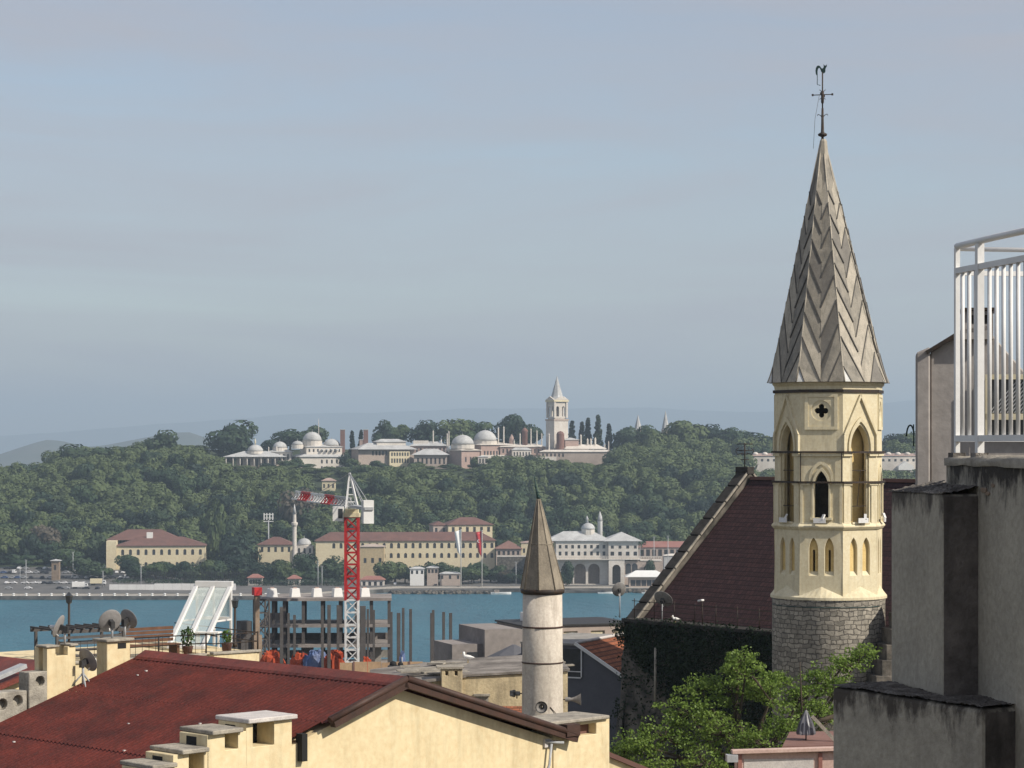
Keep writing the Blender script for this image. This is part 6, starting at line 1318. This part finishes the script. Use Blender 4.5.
for k in range(300): leafquads(a, V(r_.uniform(X(112),X(345)), r_.uniform(-10,1), r_.uniform(.8,3.6)), 16, 1.5, .5, r_, (1.3,.8,.8))
o = a.build('hedge', M['leaf_far_dark'], None, recalc=False); o.location = t.location; tag(o, 'dark hedge behind the white quay screen on the left shore', 'hedge')
t, X, Z = far('brown_kiosk', 'narrow brown brick kiosk tower behind the parked cars', 'kiosk', 55, 1335, None, 0, 2.4); block(t, X(51.5),X(59),0,4,0,Z(561),M['shaft'],[(Z(570),Z(565),[X(55)],1.3)]); a = MB(); a.hip(X(51.5),X(59),0,4,Z(561),1,.8); a.build('roof', M['far_lead'], t)
# cars, vans, a lorry
def make_car(m, label, van=False):
    t = thing('parked_van' if van else 'parked_car', label, 'van' if van else 'car', (0,0,0), 0, 'vehicles parked on the far quay'); h = 1.15 if van else .95
    a = MB(); prof = [(-2.1,.35),(-2.15,.75),(-2.0,h-.05),(-.9 if van else -.9,h),(1.3,h),(2.0,h-.12),(2.2,.7),(2.15,.35)]
    a.extr([(x,-.85,z) for x,z in prof], (0,1.7,0)); a.build('body', M[m], t, bevel=.08)
    a = MB(); r0 = [(-2.0,h+.01),(1.5,h+.01),(.9,2.15),(-1.95,2.15)] if van else [(-1.6,h+.01),(1.25,h+.01),(.55,1.48),(-1.0,1.48)]
    a.extr([(x,-.76,z) for x,z in r0], (0,1.52,0)); a.build('cabin', M[m], t, bevel=.08)
    a = MB(); zt_ = r0[2][1]
    a.extr([(-1.2,-.78,h+.1),(1.05,-.78,h+.1),(.5,-.78,zt_-.12),(-.85,-.78,zt_-.12)], (0,1.56,0)); a.build('window', M['glass_dark'], t)
    for x in (-1.3,1.35):
        for y in (-.82,.82): b = MB(); b.tube([(x,y-.1,.33),(x,y+.1,.33)],.33,12); b.build('wheel', M['rubber'], t)
    return t
protos = [make_car(m, l) for m, l in (('car_white','white car parked on the far quay lot'),('car_dark','dark car parked on the far quay lot'),('car_silver','silver grey car parked on the far quay lot'),('car_red','red car parked on the far quay lot'),('car_blue','blue car parked on the far quay lot'))]
protos.append(make_car('car_white','white van parked on the far quay lot',True))
used = [0]*6; r_ = random.Random(31); spots = []
for row, py in enumerate((1392,1366,1342,1318,1290)):
    for k in range(20):
        px = 1+k*6.4+r_.uniform(-1.6,1.6)+row*2
        if r_.random() < (.2,.12,.12,.25,.5)[row] or (px > 105 and row > 2): continue
        spots.append((px,py))
spots += [(575-0,0)] if False else []
spots += [(414,585.2),(423,585),(436,585.5),(447,585),(136,577),(146,576),(152,580),(208,581),(280,585),(222,580),(395,585)]
for px, py in spots:
    D_ = py if py > 1000 else (H-2.4)*F/(py-HY); i = r_.choices(range(6),(9,8,6,1.6,2,3))[0]; q_ = V(Xp(px,D_),D_,TF(Xp(px,D_),D_)); rz = r_.choice((0,0,math.pi,R(90),R(80)))+r_.uniform(-.1,.1)
    if used[i]: copy_tree(protos[i], q_, rz)
    else: protos[i].location = q_; protos[i].rotation_euler = (0,0,rz); used[i] = 1
for i in range(6):
    if not used[i]: protos[i].location = (Xp(60+i*8,1290),1290,2.4)
def lorry(px, py, lab, m):
    D_ = (H-2.4)*F/(py-HY); t = thing('parked_lorry', lab, 'lorry', (Xp(px,D_),D_,TF(Xp(px,D_),D_)), R(5), 'lorries on the far quay')
    a = MB(); a.box(-4.2,2.2,-1.2,1.2,1.0,3.6); a.build('cargo_box', M[m], t, bevel=.06); a = MB(); a.extr([(2.3,-1.15,.7),(4.3,-1.15,.7),(4.3,-1.15,1.7),(3.9,-1.15,2.8),(2.3,-1.15,2.8)],(0,2.3,0)); a.build('cab', M['car_white'], t, bevel=.06)
    a = MB(); a.box(3.0,3.8,-1.18,1.18,1.8,2.5); a.build('window', M['glass_dark'], t)
    for x in (-3.2,-2.1,3.3):
        for y in (-1.05,1.05): b = MB(); b.tube([(x,y-.15,.5),(x,y+.15,.5)],.5,12); b.build('wheel', M['rubber'], t)
lorry(129,581,'large pale box lorry parked right of the car lot','far_white'); lorry(80,589,'white box lorry near the quay edge behind the lamp post','far_white'); lorry(98,587,'cream box lorry parked left of the white quay screen','cream')

# ------------------------------------------------------------------ trees of the far side
def crown_mesh(seed, kind):
    r_ = np.random.RandomState(seed); vs, fs = [], []
    if kind == 'cyp': nl, per, size = 46, 26, .42
    else: nl, per, size = 10, 165, .62
    C = []
    for i in range(nl):
        if kind == 'cyp': h = (i+.5)/nl; rad = 1.75*(1-h)**.6*min(1,h*8+.35); an = r_.uniform(0,6.28); C.append(((rad*.55*math.cos(an)), rad*.55*math.sin(an), .8+h*13.6, max(.5,rad*.62)))
        else:
            u = r_.uniform(-1,1); an = r_.uniform(0,6.28); q = math.sqrt(1-u*u*.9); f = r_.uniform(.55,1.0)
            C.append((4.2*f*q*math.cos(an), 4.2*f*q*math.sin(an), 8.2+4.6*u*f, r_.uniform(2.7,4.6)))
    for cx,cy,cz,cr in C:
        d = r_.normal(size=(per,3)); d /= np.linalg.norm(d,axis=1)[:,None]; p = np.array([cx,cy,cz]) + d*cr*r_.uniform(.86,1.06,(per,1)) * (np.array([1,1,1.25]) if kind=='cyp' else np.array([1,1,.85]))
        nn = d + r_.normal(scale=.26,size=(per,3)); nn /= np.linalg.norm(nn,axis=1)[:,None]
        a = np.cross(nn, r_.normal(size=(per,3))); a /= np.linalg.norm(a,axis=1)[:,None]; b = np.cross(nn,a); s_ = size*r_.uniform(.6,1.3,(per,1))
        for k in range(per):
            o = len(vs); vs += [p[k]-a[k]*s_[k]-b[k]*s_[k]*.6, p[k]+a[k]*s_[k]*.2-b[k]*s_[k], p[k]+a[k]*s_[k]+b[k]*s_[k]*.4, p[k]-a[k]*s_[k]*.3+b[k]*s_[k]]; fs.append((o,o+1,o+2,o+3))
    return np.array(vs), fs
TREE_H = 15.0
PROT = {}
def tree_proto(kind, seed, leaf):
    t = thing('cypress_tree' if kind == 'cyp' else 'broadleaf_tree', 'broadleaf tree in the dense wood on the far hillside', 'tree', (0,0,0), 0, 'trees of the hillside wood')
    vs, fs = crown_mesh(seed, kind); me = bpy.data.meshes.new('crown'); me.from_pydata(vs.tolist(), [], fs); me.materials.append(M[leaf]); me.update()
    o = bpy.data.objects.new('crown', me); COL.objects.link(o); o.parent = t
    a = MB(); a.tube([(0,0,-1.2),(.1,0,3),(0,.1,7.5 if kind != 'cyp' else 5)], [.5,.38,.2], 7)
    if kind != 'cyp':
        for k in range(4): an = k*1.7; a.tube([(0,.05,5),(1.6*math.cos(an),1.6*math.sin(an),7.8),(3.2*math.cos(an),3.2*math.sin(an),10)], [.2,.14,.06], 5)
    a.build('trunk', M['trunk'], t); return t, vs, fs
KINDS = [tree_proto('bl', 100+i, 'leaf_far' if i < 5 else 'leaf_far_dark') for i in range(8)]
CYP = [tree_proto('cyp', 200+i, 'leaf_cyp') for i in range(2)]
BARE = tree_proto('bl', 301, 'leaf_far_bare')
used_p = {}
def put(pr, loc, sx, sz, label=None, group=None, rz=None):
    t = pr[0]
    o = copy_tree(t) if id(t) in used_p else t
    used_p[id(t)] = 1
    o.location = loc; o.scale = (sx,sx,sz); o.rotation_euler = (0,0,rnd.uniform(0,6.28) if rz is None else rz)
    o['label'] = label or 'broadleaf tree in the dense wood on the far hillside'
    o['group'] = group or 'trees of the hillside wood'
    return o
def put_px(pr, px, top, wpx, D, label, group=None, cyp=False):
    x = Xp(px,D); z0 = TF(x,D); h = Zp(top,D)-z0; s_ = wpx*D/F/(3.4 if cyp else 13.4)
    return put(pr, (x,D,z0), s_, h/(15.2 if cyp else TREE_H), label, group)
sky_g = 'trees on the palace skyline'; sh_g = 'trees along the far shore'
for i, (px, top, w, D, lab) in enumerate(((230,420,52,1735,'largest dark round tree on the skyline left of the columned kiosk'),(160,430,38,1740,'round dark tree standing out on the left skyline'),(80,444,46,1740,'broad dark tree on the far left skyline before the blue hill'),(112,446,40,1745,'broad tree on the left skyline right of the broad dark tree'),(30,460,44,1720,'low round tree at the left end of the wooded skyline'),
      (272,440,26,1760,'small tree on the skyline between the kiosk dome and the large dome'),(290,427,34,1775,'tree on the skyline just left of the large grey dome'),(312,423,30,1790,'tree rising directly behind the large grey dome'),(382,421,24,1780,'left one of two joined round trees behind the long kiosk'),(398,421,24,1782,'right one of two joined round trees behind the long kiosk'),
      (424,420,34,1780,'tree on the skyline behind the low palace wing'),(452,418,36,1785,'tree on the skyline left of the great domes'),(474,415,38,1790,'tall tree rising behind the left great dome'),(512,415,34,1790,'tree on the skyline right of the great domes'),(532,422,26,1790,'small tree on the skyline left of the palace tower'),
      (624,424,30,1765,'round tree on the skyline right of the last cypress'),(648,426,32,1770,'round tree on the skyline between the two gate turrets'),(690,416,46,1760,'highest round tree on the skyline right of the gate turrets'),(716,424,34,1765,'round tree right of the highest skyline tree'),(745,431,36,1765,'tree on the skyline left of the church tower'),(772,433,36,1765,'tree on the skyline half behind the church tower'),(895,434,28,1765,'tree on the skyline between tower and railing'),(912,429,28,1765,'tree on the skyline against the pinkish wall'))):
    put_px(KINDS[(i*3)%8 if i not in (0,1) else 6], px, top, w, D, lab, sky_g)
for i, (px, top, w, D, lab) in enumerate(((352,430,8.5,1722,'dark cypress, left of the pair beside the long kiosk'),(361,429,8,1722,'dark cypress, right of the pair beside the long kiosk'),(518,419,8,1780,'dark cypress among the round trees left of the palace tower'),(572,420,10,1770,'cypress closest to the palace tower'),(582,421,9,1772,'second cypress right of the palace tower'),(588,417,9,1775,'third cypress right of the palace tower'),(598,414,10.5,1770,'tallest cypress right of the palace tower'),(609,423,9,1770,'last and separate cypress right of the palace tower'))):
    put_px(CYP[i%2], px, top, w, D, lab, 'cypresses on the palace skyline', True)
for i, (px, top, w, D, lab) in enumerate(((215,498,22,1415,'tall poplar like tree right of the red roofed mansion'),(235,532,44,1385,'broad tree between the mansion and the small yellow house'),(130,552,26,1370,'dark tree in front of the mansion left end'),(160,562,24,1365,'low tree in front of the mansion middle'),(182,560,22,1365,'low tree in front of the mansion right half'),(210,558,30,1360,'leafy tree right of the mansion on the shore'),(240,556,34,1340,'leafy shore tree left of the first red roofed shelter'),(278,556,30,1345,'dark shore tree between the two red roofed shelters'),(305,552,26,1345,'bright green shore tree left of the crane mast'),(332,556,32,1345,'leafy shore tree just left of the crane mast'),(395,560,28,1352,'shore tree right of the mustard building'),(386,566,20,1345,'low shore tree behind the waterside cafe'),(432,560,20,1362,'small shore tree behind the grey kiosk'),(455,564,20,1350,'small shore tree left of the white flag'),(474,566,18,1350,'small shore tree between the two flags'),(20,552,34,1400,'broad tree behind the parked cars at the left edge'),(68,548,34,1385,'dark tree behind the brown brick kiosk'),(88,556,36,1345,'broad dark tree right of the brown brick kiosk'),(103,566,24,1340,'small tree left of the pale box lorry'),(566,562,16,1320,'tree growing before the leftmost arch of the pavilion'),(610,531,22,1402,'pale tree behind the pavilion minaret'),(636,528,26,1408,'pale round tree right of the pavilion roof'),(650,560,12,1330,'small tree at the right end of the pavilion terrace'))):
    put_px(KINDS[(i*5+1)%8], px, top, w, D, lab, sh_g)
for i, (px, top, w, D) in enumerate(WALLTREES): put_px(KINDS[(i*3)%8], px, top, w, D, 'small dark tree growing against the foot of the palace walls', 'trees against the palace walls')
r_ = random.Random(8)
for k in range(58):
    px = 4+k*8.4 if k < 41 else 386+(k-41)*9.5
    if 345 < px < 384: continue
    D = r_.uniform(1334,1354) if px > 128 else r_.uniform(1412,1440); put_px(KINDS[k%8], px, r_.uniform(559,569) if px > 128 else r_.uniform(548,560), r_.uniform(17,28), D, 'leafy tree in the thick row along the far shore before the yellow buildings', sh_g)
for i, (px, top, w, D, lab) in enumerate(((299,487,36,1500,'large leafless brown grey tree in the wood left of the crane jib'),(44,524,34,1440,'brownish bare tree in the wood at the far left'),(540,560,22,1346,'bare grey tree against the stone terrace wall'),(506,570,18,1346,'small bare bush at the foot of the stone terrace wall'))):
    put_px(BARE, px, top, w, D, lab, 'bare trees on the far hillside')
# the wood: trees on a jittered grid, the best visible ones individually, the others as one mass
lim_x = [-200,0,45,60,120,140,200,222,226,290,300,356,358,416,418,448,450,478,482,500,545,562,606,612,640,690,730,780,1200]
lim_y = [474,470,468,450,452,446,450,455,472,472,476,474,468,468,474,474,478,478,466,460,460,468,466,446,440,428,434,440,440]
clear = [(105,206,528,562,1392),(258,315,536,560,1400),(314,497,530,562,1395),(432,495,516,536,1425),(553,642,530,590,1334),(496,555,540,588,1390),(638,762,543,560,1400),(264,273,512,526,1450),(291,298,503,550,1385),(322,336,479,489,1600)]
cand = []
r_ = random.Random(77); y = 1425
while y < 1830:
    x = -520
    while x < 520:
        X_, Y_ = x+r_.uniform(-4,4), y+r_.uniform(-4,4); px = CX+X_/Y_*F; z0 = TF(X_,Y_); h = r_.uniform(13,21); w = r_.uniform(13,22)
        x += 14.5
        lim = np.interp(px, lim_x, lim_y) - (6 if 222 < px < 612 else 0)
        if Y_ > 1682:
            if 205 < px < 618: continue
            if Y_ < 1700 and px > 745: pass
            lim -= 6
        if px > 745 and 1640 < Y_ < 1690: continue
        if px > 745 and Y_ < 1640: lim = 466
        if px > 745 and Y_ >= 1690: lim = 436
        h = min(h, (HY-lim)/F*Y_ + H - z0 + r_.uniform(-6.5,.8))
        if h < 3.2: h = 3.2
        if h < 9: w *= .75
        wp = w/Y_*F; top = HY-(z0+h-H)/Y_*F; bot = HY-(z0-H)/Y_*F; bad = False
        for a0,a1,b0,b1,Db in clear:
            if Y_ < Db+24 and px+wp*.45 > a0 and px-wp*.45 < a1:
                if Y_ > Db-2: bad = True
                elif top < b1 and bot > b0: bad = True
        if bad: continue
        cand.append((Y_, X_, z0, h, w, px, top))
    y += 13.5
cand.sort(); seen = np.zeros((768,1024),bool); yy, xx = np.mgrid[0:768,0:1024]; vis = []
for Y_, X_, z0, h, w, px, top in cand:
    s_ = F/Y_; rx, ry = w/2*s_*.9, h*.5*s_*.85; cy_ = top+ry
    x0,x1,y0,y1 = [int(v) for v in (max(0,px-rx),min(1023,px+rx+1),max(0,cy_-ry),min(767,cy_+ry+1))]
    if x1 <= x0 or y1 <= y0: vis.append(0); continue
    mk = ((xx[y0:y1,x0:x1]-px)/rx)**2+((yy[y0:y1,x0:x1]-cy_)/ry)**2 < 1; vis.append(int((mk & ~seen[y0:y1,x0:x1]).sum())); seen[y0:y1,x0:x1] |= mk
order = sorted(range(len(cand)), key=lambda i: -vis[i]); pick = set(order[:235])
AV, AF, off = [], [], 0
for i, (Y_, X_, z0, h, w, px, top) in enumerate(cand):
    k = r_.choices(range(8),(3,3,3,3,3,2,2,2))[0]; pr = KINDS[k]; sx, sz = w/13.4, h/TREE_H; an = r_.uniform(0,6.28)
    if i in pick: put(pr, (X_,Y_,z0), sx, sz, rz=an)
    else:
        vs = pr[1]; c, s_ = math.cos(an), math.sin(an); sub = np.arange(len(vs)//4); sub = sub[(sub % 5) < 4]
        v = vs.reshape(-1,4,3)[sub].reshape(-1,3); q = np.empty_like(v); q[:,0] = (v[:,0]*c-v[:,1]*s_)*sx+X_; q[:,1] = (v[:,0]*s_+v[:,1]*c)*sx+Y_; q[:,2] = v[:,2]*sz+z0; AV.append(q)
AV = np.concatenate(AV); n = len(AV)//4; me = bpy.data.meshes.new('woodland'); me.vertices.add(len(AV)); me.vertices.foreach_set('co', AV.ravel()); me.loops.add(n*4); me.loops.foreach_set('vertex_index', np.arange(n*4)); me.polygons.add(n); me.polygons.foreach_set('loop_start', np.arange(n)*4); me.update(calc_edges=True)
me.materials.append(M['leaf_far']); o = bpy.data.objects.new('woodland', me); COL.objects.link(o); tag(o, 'dense green wood covering the far palace hillside', 'wood'); o['kind'] = 'stuff'
for pr in KINDS+CYP+[BARE]:
    if id(pr[0]) not in used_p: print('unused', pr[0].name)
